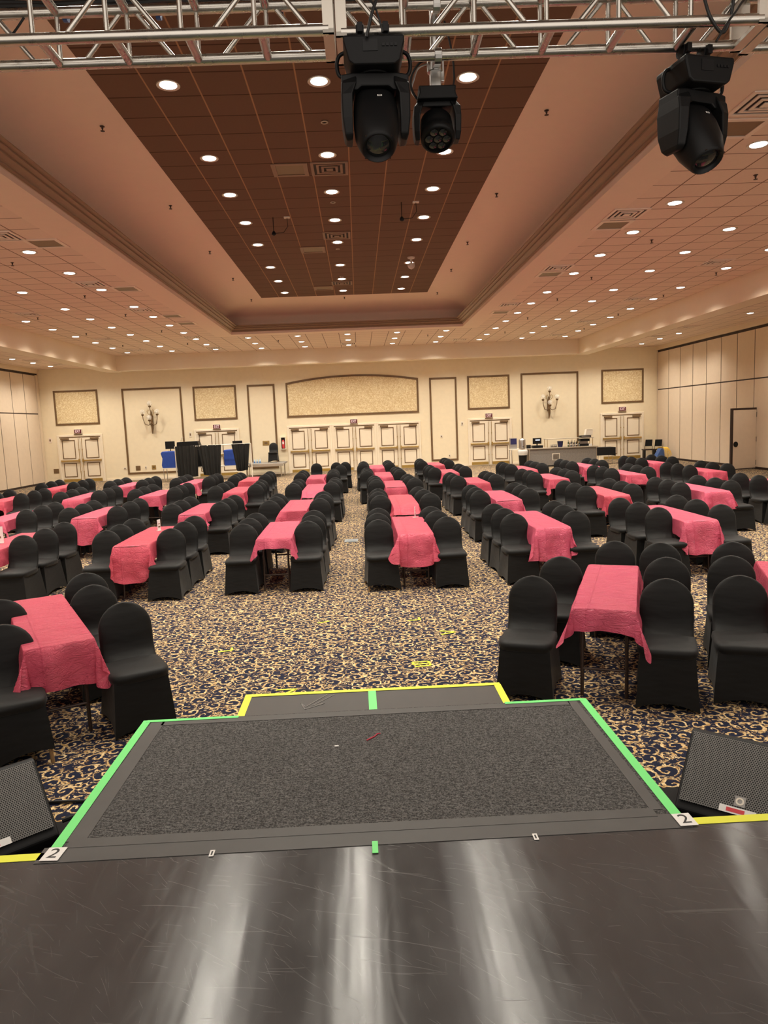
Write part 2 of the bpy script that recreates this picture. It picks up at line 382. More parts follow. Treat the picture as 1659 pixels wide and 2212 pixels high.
struct(sweep([(.012,5.628),(.02,5.645),(.06,5.648),(.06,5.668),(.045,5.672),(.075,5.70),(.115,5.718),(.135,5.724),(.135,5.745),(.118,5.748),(.15,5.762),(.20,5.772),(.20,5.792),(.182,5.795),(.215,5.81),(.25,5.815),(.25,5.835),(-.25,5.838)]).build('trim_2', MT['cornice']))
struct(MB().box(-2.94, 2.49, TYN, 24.27, 6.44, 6.5).build('ceiling_panel', MT['darktile']))
# perimeter beams, pocket ceilings and headers
struct(MB().box(BL-.6, BL, YN, BY+.6, 4.9, 5.6).build('beam_left', MT['beam']))
struct(MB().box(BR, BR+.6, YN, BY+.6, 4.9, 5.6).build('beam_right', MT['beam']))
struct(MB().box(BL, BR, BY, BY+.6, 4.92, 5.6).build('beam_back', MT['beam']))
struct(MB().box(WL-.3, BL-.6, YN, WY, 5.36, 5.42).build('ceiling_pocket_left', MT['tile']))
struct(MB().box(BR+.6, WR+.3, YN, WY, 5.36, 5.42).build('ceiling_pocket_right', MT['tile']))
struct(MB().box(BL-.6, BR+.6, BY+.6, WY, 5.36, 5.42).build('ceiling_pocket_back', MT['tile']))
struct(MB().box(WL-.3, WL+.10, YN, WY, 5.17, 5.36).build('beam_header_left', MT['beam']))
struct(MB().box(WR-.10, WR+.3, YN, WY, 5.17, 5.36).build('beam_header_right', MT['beam']))
struct(MB().prism([(BL-.75,5.36),(BL-.6,5.36),(BL-.6,5.02)], YN, BY+.6).build('trim_3', MT['beam']))
# operable partition walls with seams
def partition(name, x, sgn, y0):
    w = thing(name, None, None, kind='structure')
    MB().box(min(x, x+sgn*.12), max(x, x+sgn*.12), YN, WY, 0, 5.17).build('backing', MT['seam'], w)
    y = y0; k = 0
    while y > 5:
        a, b = y - 1.225 + .045, y - .0
        for z0, z1 in ((.09, 3.275), (3.325, 5.07)):
            MB().box(min(x, x-sgn*.010), max(x, x-sgn*.010), a, b, z0, z1).build('wall_panel', MT['partition'], w)
        y -= 1.225; k += 1
    MB().box(min(x, x-sgn*.05), max(x, x-sgn*.05), y0+.02, WY-.02, 0, 5.1).build('jamb', MT['beam'], w)
    return w
pl = partition('wall_left', WL, -1, 34.6)
pr = partition('wall_right', WR, 1, 34.82)
# baseboard
for k, (a, b) in enumerate(((WL, -14.32), (-12.1, -7.84), (-5.65, -3.4), (3.05, 5.3), (7.47, 11.8), (13.95, WR))):
    struct(MB().box(a, b, WY-.02, WY, 0, .10).build('baseboard_back', MT['cream']))

# ------------------------------------------------------------------ back wall mouldings, panels, doors
def frame(mb, x0, x1, z0, z1, w, y0, y1):
    mb.box(x0, x0+w, y0, y1, z0, z1); mb.box(x1-w, x1, y0, y1, z0, z1); mb.box(x0+w, x1-w, y0, y1, z1-w, z1); mb.box(x0+w, x1-w, y0, y1, z0, z0+w); return mb
XW = -.184
tn = 10
def wpanel(x0, x1, z0, z1, paper):
    global tn
    t = thing(f'trim_{tn}', None, None, kind='structure'); tn += 1
    frame(MB(), x0, x1, z0, z1, .085, WY-.035, WY).build('moulding', MT['trimwood'], t, bevel=.012)
    if paper: MB().box(x0+.08, x1-.08, WY-.012, WY, z0+.08, z1-.08).build('wallpaper', MT['paperwall'], t)
for s in (-1, 1):
    P = lambda a, b: (XW + min(s*a, s*b), XW + max(s*a, s*b))
    wpanel(*P(12.02, 14.09), 2.73, 4.35, True)
    wpanel(*P(8.1, 10.9), .28, 4.33, False)
    wpanel(*P(5.52, 7.56), 2.70, 4.30, True)
    wpanel(*P(3.69, 5.0), .30, 4.285, False)
t = thing('trim_9', None, None, kind='structure')
def arc(w):
    ap, sp = 4.58 - w, 4.30 - w; W = 3.16 - w
    return [(XW - W, 2.67 + w), (XW + W, 2.67 + w)] + [(XW + W*math.cos(k*PI/20) if 0 else XW + W*(1-2*k/20), sp + (ap-sp)*(1-(1-2*k/20)**2)) for k in range(21)]
o_, i_ = arc(0), arc(.085); n_ = len(o_)
m = MB(); vs = [(x, WY-.035, z) for x, z in o_] + [(x, WY-.035, z) for x, z in i_] + [(x, WY, z) for x, z in o_] + [(x, WY, z) for x, z in i_]
m.add(vs, [f for k in range(n_) for f in ((k, (k+1)%n_, n_+(k+1)%n_, n_+k), (k, 2*n_+k, 2*n_+(k+1)%n_, (k+1)%n_), (n_+k, n_+(k+1)%n_, 3*n_+(k+1)%n_, 3*n_+k))])
m.build('moulding', MT['trimwood'], t)
MB().prism(i_, WY-.012, WY).build('wallpaper', MT['paperwall'], t)
def door(n, xc, w=1.94, h=2.17):
    d = thing(f'door_{n}', None, None, loc=(xc, WY, 0), kind='structure')
    f = MB(); x = w/2
    f.box(-x-.10, -x, -.05, 0, 0, h+.10); f.box(x, x+.10, -.05, 0, 0, h+.10); f.box(-x, x, -.05, 0, h, h+.10)
    f.build('door_frame', MT['cream'], d, bevel=.015)
    MB().box(-x, x, -.03, 0, h-.045, h).build('head_shadow_strip', MT['closer'], d)  # dark strip painted in for the shadow above the leaves
    for s in (-1, 1):
        q = MB(); q.box(min(s*.008, s*x), max(s*.008, s*x), -.03, 0, .012, h-.045)
        lf = q.build('door_leaf', MT['cream'], d)
        a, b = sorted((s*.24, s*(x-.12)))
        frame(MB(), a, b, 1.14, 2.02, .035, -.042, -.03).build('panel_moulding', MT['trimwood'], lf)
        frame(MB(), a, b, .27, .93, .035, -.042, -.03).build('panel_moulding', MT['trimwood'], lf)
        a, b = sorted((s*.12, s*(x-.03)))
        pb = MB(); pb.box(a, b, -.11, -.06, 1.0, 1.075); pb.cbox((s*.09, -.07, 1.04), (.07, .09, .16)); pb.cbox((s*(x-.05), -.05, 1.04), (.05, .06, .09))
        pb.build('push_bar', MT['brass'], lf, bevel=.01)
        vr = MB(); vr.tube([(s*.075, -.045, 1.1), (s*.075, -.045, 2.1)], .011, 6); vr.tube([(s*.075, -.045, .05), (s*.075, -.045, 1.0)], .011, 6); vr.cbox((s*.075, -.045, 1.55), (.035,.035,.05)); vr.cbox((s*.075, -.045, .5), (.035,.035,.05))
        vr.build('vertical_rod', MT['brass'], lf)
        a, b = sorted((s*.10, s*(x-.06)))
        MB().box(a, b, -.034, -.03, .03, .17).build('kick_plate', MT['brasskick'], lf)
        a, b = sorted((s*.50, s*(x-.08)))
        MB().box(a, b, -.10, -.03, h-.13, h-.05).build('door_closer', MT['closer'], lf, bevel=.01)
    return d
for n, a in enumerate((-13.03, -6.56, -2.14, 0.0, 2.14, 6.56, 13.03)): door(n+1, XW + a)
# partition pass door, ajar
pd = thing('door_8', None, None, loc=(14.56, 26.05, 0), rz=math.radians(196), kind='structure')
lf = MB().box(.0, 1.06, -.03, .03, .05, 2.19).build('door_leaf', MT['partition'], pd)
e = MB(); e.box(1.05, 1.13, -.036, .036, .03, 2.25); e.box(.0, 1.06, -.034, .034, 2.18, 2.25); e.box(0, 1.06, -.034, .034, .03, .06); e.build('edge_seal', MT['seam'], lf)
e = MB()
for z in (.25, 1.1, 2.0): e.box(-.06, .0, -.03, .03, z-.09, z+.09)
e.build('hinge', MT['blackmetal'], lf)
MB().lathe([(.10,0),(.10,.02),(.07,.025)], 20, Matrix.Rotation(-PI/2, 3, 'X'), (.93, .03, .95)).build('pull_ring', MT['black'], lf)
MB().box(WR-.028, WR-.02, 26.1, 27.15, .05, 2.22).build('doorway_shade_panel', MT['seam'], pr)  # flat dark panel painted for the shaded opening behind the leaf

# exit signs
for i, (x, z, nm) in enumerate(((-13.26, 2.41, 'leftmost back doors, near the left folding wall'), (-6.72, 2.37, 'back doors behind the black draped booth'), (-.18, 2.36, 'middle one of three centre double doors'), (6.34, 2.38, 'double doors just left of the grey bar'), (12.85, 2.44, 'rightmost back doors, near the right folding wall'))):
    s = thing('exit_sign', 'lit maroon EXIT sign above the ' + nm, 'exit sign', (x, WY, z), group='exit signs on the back wall')
    MB().box(-.18, .18, -.07, 0, -.105, .115).build('housing', MT['white'], s, bevel=.008)
    MB().box(-.165, .165, -.074, -.07, -.085, .10).build('sign_face', MT['exitred'], s)
    MB().box(-.19, .19, -.085, 0, -.135, -.105).build('lower_rail', MT['closer'], s)
    text('EXIT', .185, MT['exitletter'], s, Matrix.Translation((0, -.076, .005)) @ Matrix.Rotation(PI/2, 4, 'X') @ Matrix.Diagonal((.62, 1, 1, 1)))
# wall plates
def plate(x, z, w, h, mt, nm, lb, y=WY):
    o = thing(nm, lb, nm.replace('_', ' '), (x, y, z))
    MB().box(-w/2, w/2, -.014, 0, -h/2, h/2).build('cover_plate', mt, o, bevel=.003)
    MB().box(-w*.22, w*.22, -.024, -.014, -h*.2, h*.2).build('socket_insert', MT['closer'], o)
plate(-14.46, .58, .24, .22, MT['closer'], 'wall_outlet', 'brown square outlet box low on wall left of the leftmost doors')
plate(-10.59, .56, .22, .22, MT['closer'], 'wall_outlet', 'dark square outlet box low under the sconce left of booth')
plate(-10.22, .57, .09, .16, MT['white'], 'wall_outlet', 'small white outlet between two square boxes below left sconce')
plate(-9.84, .57, .19, .20, MT['brass'], 'wall_outlet', 'gold square outlet box nearest the booth below left sconce')
plate(-11.21, .57, .13, .10, MT['white'], 'wall_outlet', 'small white plate just outside the left sconce panel moulding')
plate(-14.61, 2.05, .14, .24, MT['ventpaint'], 'thermostat', 'beige thermostat box on wall beside the leftmost exit doors')
plate(-8.0, 2.06, .12, .26, MT['white'], 'fire_alarm', 'small white alarm device left of the doors behind the booth')
plate(-4.43, 1.5, .32, .22, MT['brass'], 'thermostat', 'gold rimmed control plate inside narrow panel above chair on riser')
plate(5.04, 2.05, .12, .2, MT['white'], 'fire_alarm', 'small white alarm device left of the double doors beside bar')
plate(4.02, 1.48, .13, .13, MT['white'], 'thermostat', 'small white thermostat in the narrow panel right of centre doors')
plate(4.39, .53, .09, .14, MT['white'], 'wall_outlet', 'white outlet low in the narrow panel right of centre doors')
# fire extinguisher cabinet
fx = thing('fire_extinguisher_cabinet', 'white wall cabinet holding a red fire extinguisher left of centre doors', 'fire extinguisher', (-3.6, WY, 1.47))
frame(MB(), -.13, .13, -.30, .30, .035, -.14, 0).build('cabinet_frame', MT['cream'], fx); MB().box(-.10, .10, -.01, 0, -.27, .27).build('back_panel', MT['seam'], fx)
ex = MB().lathe([(.0,-.24),(.055,-.24),(.06,-.2),(.06,.08),(.04,.13),(.02,.16)], 14, None, (0,-.075,0)).build('extinguisher', MT['red'], fx, smooth=True)
MB().cbox((0,-.075,.19), (.05,.05,.06)).build('valve', MT['blackmetal'], ex); MB().box(-.035, .035, -.141, -.132, -.05, .07).build('label_sticker', MT['paper'], ex)
# sconces
def sconce(x, z, lb):
    s = thing('wall_sconce', lb, 'wall lamp', (x, WY, z), group='wrought sconces on the back wall')
    b = MB(); b.tube([(0,-.05,-.75),(0.02,-.06,-.5),(0,-.07,0),(0,-.05,.3)], [.02,.05,.055,.03], 10); b.cbox((0,-.02,-.15),(.14,.04,.5)); b.build('back_stem', MT['closer'], s, smooth=True)
    def arm(pts, g):
        a = MB(); a.tube(pts, .017, 8); p = Vector(pts[-1]); a.lathe([(.02,-.04),(.06,-.01),(.07,.03),(.05,.05)], 12, None, p); ar = a.build('arm', MT['closer'], s, smooth=True)
        n = 8; r = .12
        pf = [(max(.045, r*math.sin(PI*(.12+.88*k/n))) if k < n else .03, r - r*math.cos(PI*(.12+.88*k/n))) for k in range(n+1)]
        MB().lathe(pf, 16, None, p + Vector((0,0,.03))).build('globe', MT['glass'], ar, smooth=True)
        MB().lathe([(.012,.02),(.03,.06),(.035,.11),(.02,.15),(.004,.16)], 10, None, p + Vector((0,0,.03))).build('bulb', MT['white'], ar, smooth=True)
    for sx in (-1, 1): arm([(0,-.1,-.22),(sx*.12,-.16,-.35),(sx*.26,-.24,-.30),(sx*.33,-.28,-.05),(sx*.34,-.28,.13)], 1)
    arm([(0,-.07,.1),(.03,-.16,.25),(.0,-.22,.40),(.0,-.22,.52)], 1)
    arm([(0,-.1,-.25),(-.03,-.28,-.33),(-.02,-.36,-.22),(-.02,-.36,-.14)], 1)
    for sx in (-1, 1):
        c = MB(); c.tube([(sx*.05,-.08,.1),(sx*.14,-.14,.22),(sx*.16,-.16,.33),(sx*.10,-.15,.38),(sx*.06,-.14,.33)], .011, 6); c.build('scroll', MT['brass'], s, smooth=True)
sconce(-9.76, 2.92, 'four-globe iron wall sconce left of the black draped booth')
sconce(9.26, 2.88, 'four-globe iron wall sconce above the grey serving bar')

# ------------------------------------------------------------------ ceiling lamps (each with its own light)
ld = bpy.data.lights.new('lamp_light', 'SPOT'); ld.energy = LAMP_W; ld.color = LAMP_COL; ld.spot_size = math.radians(136); ld.spot_blend = .95; ld.shadow_soft_size = .09
lamp0 = thing('recessed_downlight', 'x', 'ceiling light', group='lit recessed downlights in the ceiling')
MB().lathe([(.105,-.004),(.14,-.012),(.145,-.004),(.145,0.004),(.105,.004)], 24).build('trim_ring', MT['lampring'], lamp0, smooth=True)
dfo = MB().lathe([(0.001,-.018),(.06,-.016),(.10,-.008),(.106,-.002)], 24, cap=False).build('diffuser', MT['lamp'], lamp0, smooth=True)
lo = bpy.data.objects.new('bulb_light', ld); col.objects.link(lo); lo.parent = lamp0; lo.location = (0, 0, -.04)
YS = [9.45, 11.89, 13.70, 15.52, 17.35, 19.76, 21.62, 23.47]
YL = [5.78, 7.61, 9.45, 11.88, 13.66, 15.48, 17.33, 19.76, 21.56, 23.38, 25.22, 27.07, 28.9, 30.72]
ORD = ['nearest', 'second', 'third', 'fourth', 'fifth', 'sixth', 'seventh', 'eighth', 'ninth', 'tenth', 'eleventh', 'twelfth', 'thirteenth', 'fourteenth']
first = [True]
def lamp(x, y, z, lb):
    if first[0]:
        first[0] = False; lamp0.location = (x, y, z); lamp0['label'] = lb; return lamp0
    return dup(lamp0, (x, y, z), 0, lb)
lamps = []
for x, nm in ((-2.10, 'left'), (-.26, 'middle'), (1.58, 'right')):
    ys = [5.78, 7.61] + YS
    for k, y in enumerate(reversed(ys)): lamps.append((x, y, 6.44, f'lit round downlight in the brown ceiling panel, {nm} line, {ORD[k] + " from" if k else "closest to"} the far end'))
for x, side, nm in ((-5.75,'left','inner'), (-7.55,'left','middle'), (-9.38,'left','outer'), (5.26,'right','inner'), (7.07,'right','middle'), (8.9,'right','outer')):
    for k, y in enumerate(reversed(YL)):
        if y < 6 and abs(x) > 6: continue
        if side == 'right' and nm == 'inner' and abs(y-21.56) < .1: pass
        lamps.append((x, y, 5.55, f'lit round downlight in {side} pink ceiling, {nm} line, {ORD[k] + " from" if k else "closest to"} the back'))
for x, nm in ((-3.88,'leftmost'), (-2.06,'second'), (-.22,'middle'), (1.62,'fourth'), (3.45,'rightmost')):
    for k, y in enumerate((30.95, 29.1, 27.25)): lamps.append((x, y, 5.55, f'lit round downlight beyond the tray, {nm} column, {("back", "middle", "front")[k]} row'))
for x, side, ys in ((-13.62,'left',(33.3, 31.55, 29.7, 24.2)), (13.15,'right',(33.2, 31.2, 29.35, 24.0))):
    for k, y in enumerate(ys): lamps.append((x, y, 5.355, f'lit downlight in the narrow ceiling strip by {side} folding wall, {ORD[k] + " from" if k else "closest to"} back'))
for k in range(14):
    x = -12.15 + 1.83*k
    lamps.append((x, 33.2, 5.355, f'round downlight in the hidden ceiling strip before the back wall, {ORD[k] if k else "first"} from the left'))
for a in lamps: lamp(*a)

# ------------------------------------------------------------------ ceiling vents, sprinklers, small ceiling items
def diffuser(x, y, z, mt, lb):
    v = thing('air_diffuser', lb, 'air vent', (x, y, z), group='square stepped air diffusers in the ceiling')
    frame3 = lambda a, b, z0, z1: [MB().box(-a, a, -a, -b, z0, z1), 0][0].box(-a, a, b, a, z0, z1).box(-a, -b, -b, b, z0, z1).box(b, a, -b, b, z0, z1)
    frame3(.305, .258, -.016, .0).build('outer_frame', mt, v)
    MB().box(-.265, .265, -.265, .265, -.002, .0).build('throat', MT['dark_grille'], v)
    for a, zz in ((.215, -.016), (.135, -.022)): frame3(a, a-.040, zz, zz+.012).build('louvre_ring', mt, v)
    MB().box(-.055, .055, -.055, .055, -.028, -.018).build('centre_plate', mt, v)
def retgrille(x, y, z, mt, lb):
    v = thing('return_grille', lb, 'air vent', (x, y, z), group='flat return grilles in the ceiling')
    MB().box(-.295, .295, -.295, -.225, -.014, 0).box(-.295, .295, .225, .295, -.014, 0).box(-.295, -.225, -.225, .225, -.014, 0).box(.225, .295, -.225, .225, -.014, 0).build('rim', mt, v)
    MB().box(-.24, .24, -.24, .24, -.005, 0).build('mesh_panel', MT['closer'], v)
for k, (x, y) in enumerate(((-.25, 12.49), (-.26, 16.73), (-.27, 22.19))): diffuser(x, y, 6.438, MT['ventbrown'], f'brown square air diffuser in brown ceiling panel, {ORD[k] + (" from" if k else "")} the stage')
for k, (x, y) in enumerate(((-.9, 12.5), (-.87, 17.98), (-.85, 22.9))): retgrille(x, y, 6.438, MT['ventbrown'], f'brown return grille in brown ceiling panel, {ORD[k] + (" from" if k else "")} the stage')
def vents(L, side, sub, fn, kind):
    for k, (x, y) in enumerate(L): fn(x, y, 5.548, MT['ventpaint'], f'{kind} in {side} pink ceiling, {sub}, {ORD[k] + (" from" if k else "")} the stage')
vents([(-5.72,12.53),(-5.74,16.62),(-5.72,20.27),(-5.73,26.4),(-5.73,30.1)], 'left', 'inner line', diffuser, 'stepped air diffuser')
vents([(-8.75,20.29),(-8.75,26.15),(-8.72,29.8)], 'left', 'outer line', diffuser, 'stepped air diffuser')
vents([(4.66,8.21),(4.67,12.4),(4.68,16.6),(4.66,21.6)], 'right', 'inner line', diffuser, 'stepped air diffuser')
vents([(8.29,16.59),(8.27,21.38),(8.29,26.05),(8.34,30.0)], 'right', 'outer line', diffuser, 'stepped air diffuser')
vents([(-5.2,13.08),(-5.17,17.3),(-5.2,21.5),(-5.15,23.05)], 'left', 'near the tray', retgrille, 'flat return grille')
vents([(4.68,8.9),(4.68,13.1),(4.68,17.3),(4.66,23.1)], 'right', 'near the tray', retgrille, 'flat return grille')
diffuser(4.4, 30.4, 5.548, MT['ventpaint'], 'stepped air diffuser beyond the tray, right of centre')
diffuser(-.22, 30.4, 5.548, MT['ventpaint'], 'stepped air diffuser beyond the tray, at centre')
for x, y, s in ((-13.0, 32.6, 'left'), (-13.2, 30.6, 'left'), (12.55, 30.2, 'right'), (12.6, 27.3, 'right')):
    diffuser(x, y, 5.358, MT['ventpaint'], f'air diffuser in the ceiling strip by the {s} folding wall, {"farther" if y in (32.6, 30.2) else "nearer"} one')
sp0 = thing('sprinkler_head', 'x', 'sprinkler', group='fire sprinkler heads on the ceiling')
MB().lathe([(.032,0),(.034,-.005),(.015,-.010),(.013,-.034),(.008,-.04),(.008,-.055)], 10).build('escutcheon', MT['sprink'], sp0, smooth=True)
MB().lathe([(.006,-.055),(.030,-.058),(.030,-.063),(.006,-.066)], 10).build('deflector', MT['sprink'], sp0)
sp = []
def covez(x): 
    return 6.44
for k, y in enumerate((10.6, 14.22, 17.82, 21.0, 24.48)): sp.append((-3.3, y, 6.44, f'small dark sprinkler on the left smooth cove, {ORD[k] + (" from" if k else "")} the stage'))
for k, y in enumerate((10.48, 14.11, 17.76, 20.8, 24.4)): sp.append((2.83, y, 6.44, f'small dark sprinkler on the right smooth cove, {ORD[k] + (" from" if k else "")} the stage'))
sp.append((-.24, 24.65, 6.44, 'small dark sprinkler just past the far end of brown ceiling panel'))
for side, nm, L in (('left','inner',[(-6.4,14.4),(-6.37,17.97),(-6.35,20.95),(-6.3,24.5),(-6.32,28.2)]), ('left','outer',[(-8.8,17.9),(-8.79,20.97),(-8.76,24.51),(-8.73,28.1)]),
                    ('right','inner',[(5.88,10.63),(5.87,14.29),(5.85,17.86),(5.85,20.89),(5.87,24.59),(5.86,28.32)]), ('right','outer',[(8.92,17.85),(8.92,20.91),(8.91,24.49),(8.9,28.15)])):
    for k, (x, y) in enumerate(L): sp.append((x, y, 5.55, f'small dark sprinkler in {side} pink ceiling, {nm} line, {ORD[k] + (" from" if k else "")} the stage'))
sp.append((2.87, 28.4, 5.55, 'small dark sprinkler beyond the tray, right of centre'))
sp.append((-2.9, 28.4, 5.55, 'small dark sprinkler beyond the tray, left of centre'))
for k, a in enumerate(sp):
    if k == 0: sp0.location = a[:3]; sp0['label'] = a[3]
    else: dup(sp0, a[:3], 0, a[3])
for k, (x, y) in enumerate(((-.25,10.64),(-.26,14.3),(-.27,17.97),(-.26,21.2))):
    r = thing('ceiling_hook_ring', f'small pale ring fitting in brown ceiling panel, {ORD[k] + (" from" if k else "")} the stage', 'ceiling ring', (x, y, 6.44), group='ring fittings in the ceiling panel')
    MB().tube([(.045*math.cos(q*PI/8), .045*math.sin(q*PI/8), -.012) for q in range(17)], .009, 6, False).build('ring', MT['lampring'], r, smooth=True)
    MB().lathe([(.012,0),(.012,-.02)], 8).build('stud', MT['sprink'], r)
for k, (x, y) in enumerate(((-1.5, 15.2), (1.05, 14.45))):
    r = thing('hanging_microphone', f'small black hanging microphone under brown panel, {"left" if k == 0 else "right"} of middle lamps', 'microphone', (x, y, 6.44))
    MB().tube([(0,0,0),(0,0,-.28)], .008, 6).build('stem', MT['black'], r); MB().lathe([(.001,-.36),(.04,-.34),(.045,-.31),(.02,-.27)], 10).build('capsule', MT['black'], r, smooth=True)
    MB().box(.22,.34,-.04,.04,-.02,0).build('junction_box', MT['white'], r); MB().tube([(.28,0,-.02),(.29,.0,-.18),(.2,0,-.3),(.04,0,-.31)], .006, 6).build('lead', MT['black'], r)
r = thing('ceiling_camera', 'white dome camera hanging under brown ceiling panel, right line', 'camera', (1.58, 19.15, 6.44))
MB().lathe([(.10,0),(.09,-.03),(.03,-.05),(.03,-.16)], 14).build('mount', MT['white'], r, smooth=True); MB().lathe([(.09,-.16),(.10,-.2),(.07,-.27),(.01,-.30)], 14).build('dome', MT['white'], r, smooth=True)

# ------------------------------------------------------------------ stage, ramp deck, steps, tape
HS = .671
struct_stage = thing('stage', 'wide black vinyl-topped stage with scuffs and scratches', 'stage')
MB().box(-7, 7, YN, 2.585, HS-.03, HS).build('vinyl_top', MT['vinyl'], struct_stage)
MB().box(-7, 7, 2.50, 2.575, 0, HS-.03).build('skirt', MT['blackcloth'], struct_stage)
tag(MB().box(-4.6, 4.6, 2.586, 4.02, 0.001, .006).build('floor_cloth', MT['blackcloth']), 'flat black cloth strip on the carpet along the front of stage', 'cloth')
DX0, DX1, DY0, DY1 = -1.205, 1.23, 2.605, 3.82
dk = thing('stage_deck', 'low charcoal carpeted deck edged in green tape in front of stage', 'stage deck', (.012, 2.605, 0), math.radians(-.28))
w, l = 1.219, 1.219
MB().box(-w, w, 0, l, HS-.08, HS).build('carpet_top', MT['ribcarpet'], dk)
MB().box(-w, w, .0, l, .0, HS-.08).build('black_sides', MT['blackcloth'], dk)
def tape(name, lb, pts, w_, mt, z=HS+.0015, closed=False, par=None):
    m = MB()
    for a, b in zip(pts[:-1], pts[1:]):
        a = Vector((*a, z)); b = Vector((*b, z)); d = (b-a).normalized(); n = Vector((-d.y, d.x, 0)) * w_/2
        m.add([a-n, b-n, b+n, a+n, a-n+Vector((0,0,.001)), b-n+Vector((0,0,.001)), b+n+Vector((0,0,.001)), a+n+Vector((0,0,.001))], [(0,3,2,1),(4,5,6,7),(0,1,5,4),(1,2,6,5),(2,3,7,6),(3,0,4,7)])
    o = m.build(name, mt, par)
    if lb: tag(o, lb, 'tape')
    return o
tape('gaffer_tape', 'wide grey gaffer tape over the joint between stage and deck', [(-1.24,2.585),(1.24,2.575)], .10, MT['gaffer'])
tape('gaffer_tape', 'second grey gaffer strip just inside the deck near edge', [(-1.16,2.655),(1.14,2.64)], .06, MT['gaffer'], HS+.003)
tape('gaffer_tape', 'grey gaffer tape strip along the deck left side', [(-1.135,2.67),(-1.125,3.80)], .075, MT['gaffer'])
tape('gaffer_tape', 'grey gaffer tape strip along the deck right side', [(1.155,2.66),(1.15,3.80)], .05, MT['gaffer'])
tape('gaffer_tape', 'grey gaffer tape strip along the far edge of deck', [(-1.10,3.785),(1.13,3.775)], .065, MT['gaffer'])
tape('green_tape', 'long green tape along the left edge of carpeted deck', [(-1.195,2.61),(-1.19,3.825)], .042, MT['green'], HS+.003)
tape('green_tape', 'long green tape along the right edge of carpeted deck', [(1.215,2.60),(1.215,3.815)], .042, MT['green'], HS+.003)
tape('green_tape', 'short green tape on far deck edge left of the steps', [(-1.19,3.812),(-.69,3.812)], .028, MT['green'], HS+.004)
tape('green_tape', 'short green tape on far deck edge right of the steps', [(.78,3.806),(1.215,3.803)], .028, MT['green'], HS+.004)
tape('green_tape', 'small green tape mark on the stage at deck centre', [(.03,2.475),(.03,2.55)], .022, MT['green'], HS+.004)
tape('yellow_tape', 'yellow tape along the stage front edge left of deck', [(-5,2.55),(-1.21,2.58)], .045, MT['yellow'])
tape('yellow_tape', 'yellow tape along the stage front edge right of deck', [(1.24,2.565),(5,2.545)], .045, MT['yellow'])
HT = .335
for k, (a, b) in enumerate(((-.86, .052), (.058, .975))):
    s = thing('step_platform', ('left' if k == 0 else 'right') + ' black rubber-topped step platform beyond the deck, yellow tape edge', 'step')
    MB().box(a, b, 3.835, 5.02 - .02*k, HT-.05, HT).build('rubber_top', MT['rubber'], s); MB().box(a+.01, b-.01, 3.84, 4.99, 0.0, HT-.05).build('black_sides', MT['blackcloth'], s)
tape('yellow_tape', 'yellow tape along the left edge of the step platforms', [(-.835,3.84),(-.835,5.02)], .05, MT['yellow'], HT+.0015)
tape('yellow_tape', 'yellow tape along the far edge of the step platforms', [(-.86,5.0),(.975,4.985)], .045, MT['yellow'], HT+.003)
tape('yellow_tape', 'yellow tape along the right edge of the step platforms', [(.955,3.84),(.955,4.985)], .05, MT['yellow'], HT+.0015)
tape('green_tape', 'green tape over the joint between the two step platforms', [(.055,3.84),(.05,4.97)], .055, MT['green'], HT+.004)
ca = tape('chalk_arrow', None, [(-.27,4.93),(-.40,4.72)], .006, MT['gaffer'], HT+.002); tag(tape('chalk_arrow_mark', None, [(-.27,4.95),(-.41,4.74),(-.45,4.82),(-.41,4.70),(-.28,4.79),(-.36,4.76),(-.22,4.94)], .006, mat('chalk', (.20,.19,.18), .8), HT+.002), 'faint chalk outline arrow on the left step platform', 'chalk mark')
bpy.data.objects.remove(ca)
for (x, y, lb, par) in ((-1.185, 2.585, 'white card numbered 2 at the deck left corner', -.06), (1.228, 2.572, 'white card numbered 2 at the deck right corner', .02)):
    cc = thing('number_card', lb, 'card', (x, y, HS+.006), par)
    MB().box(-.035, .035, -.042, .042, 0, .0012).build('card', MT['paper'], cc)
    text('2', .085, MT['ink'], cc, Matrix.Translation((0, 0, .0018)), 'numeral', .0003)
for (x, y, lb) in ((-.58, 2.535, 'tiny white slip on the stage, left of green centre mark'), (.635, 2.52, 'tiny white slip on the stage, right of green centre mark')):
    cc = thing('paper_slip', lb, 'paper', (x, y, HS+.003)); MB().box(-.009, .009, -.02, .02, 0, .001).build('slip', MT['paper'], cc); MB().box(-.003, .003, -.012, .012, .001, .0014).build('mark', MT['ink'], cc)
tag(MB().tube([(.01,3.43,HS+.004),(.03,3.45,HS+.004),(.05,3.47,HS+.004),(.065,3.50,HS+.004),(.08,3.50,HS+.004)], .003, 6).build('string_scrap', MT['string'], smooth=True), 'red scrap of string lying on the carpeted deck', 'string')
tag(MB().cbox((-.14,3.385,HS+.003), (.02,.008,.003)).build('paper_scrap', MT['paper']), 'tiny white scrap lying on the carpeted deck', 'paper')
def mark(x, y, rz, lb, shape):
    pts = {'L': [(-.07,0),(.07,0),(.07,.09)], 'V': [(-.09,.07),(.07,0),(-.09,-.07)], 'B': [(-.08,-.06),(.07,-.06),(.07,.06),(-.08,.06),(-.08,0),(.07,0)], 'I': [(-.07,0),(.07,.02)]}[shape]
    c, s = math.cos(rz), math.sin(rz)
    tape('floor_mark', lb, [(x + c*a - s*b, y + s*a + c*b) for a, b in pts], .024, MT['yellow'], .004)
mark(-1.42, 7.15, .2, 'yellow floor tape mark alone at left of the open carpet', 'L'); mark(-.46, 8.05, .3, 'yellow floor tape mark farthest left of centre aisle on carpet', 'I')
mark(.57, 7.96, .1, 'yellow floor tape mark farthest back, in front of centre table', 'L'); mark(.90, 7.42, 0, 'yellow V-shaped floor tape mark right of the aisle', 'V')
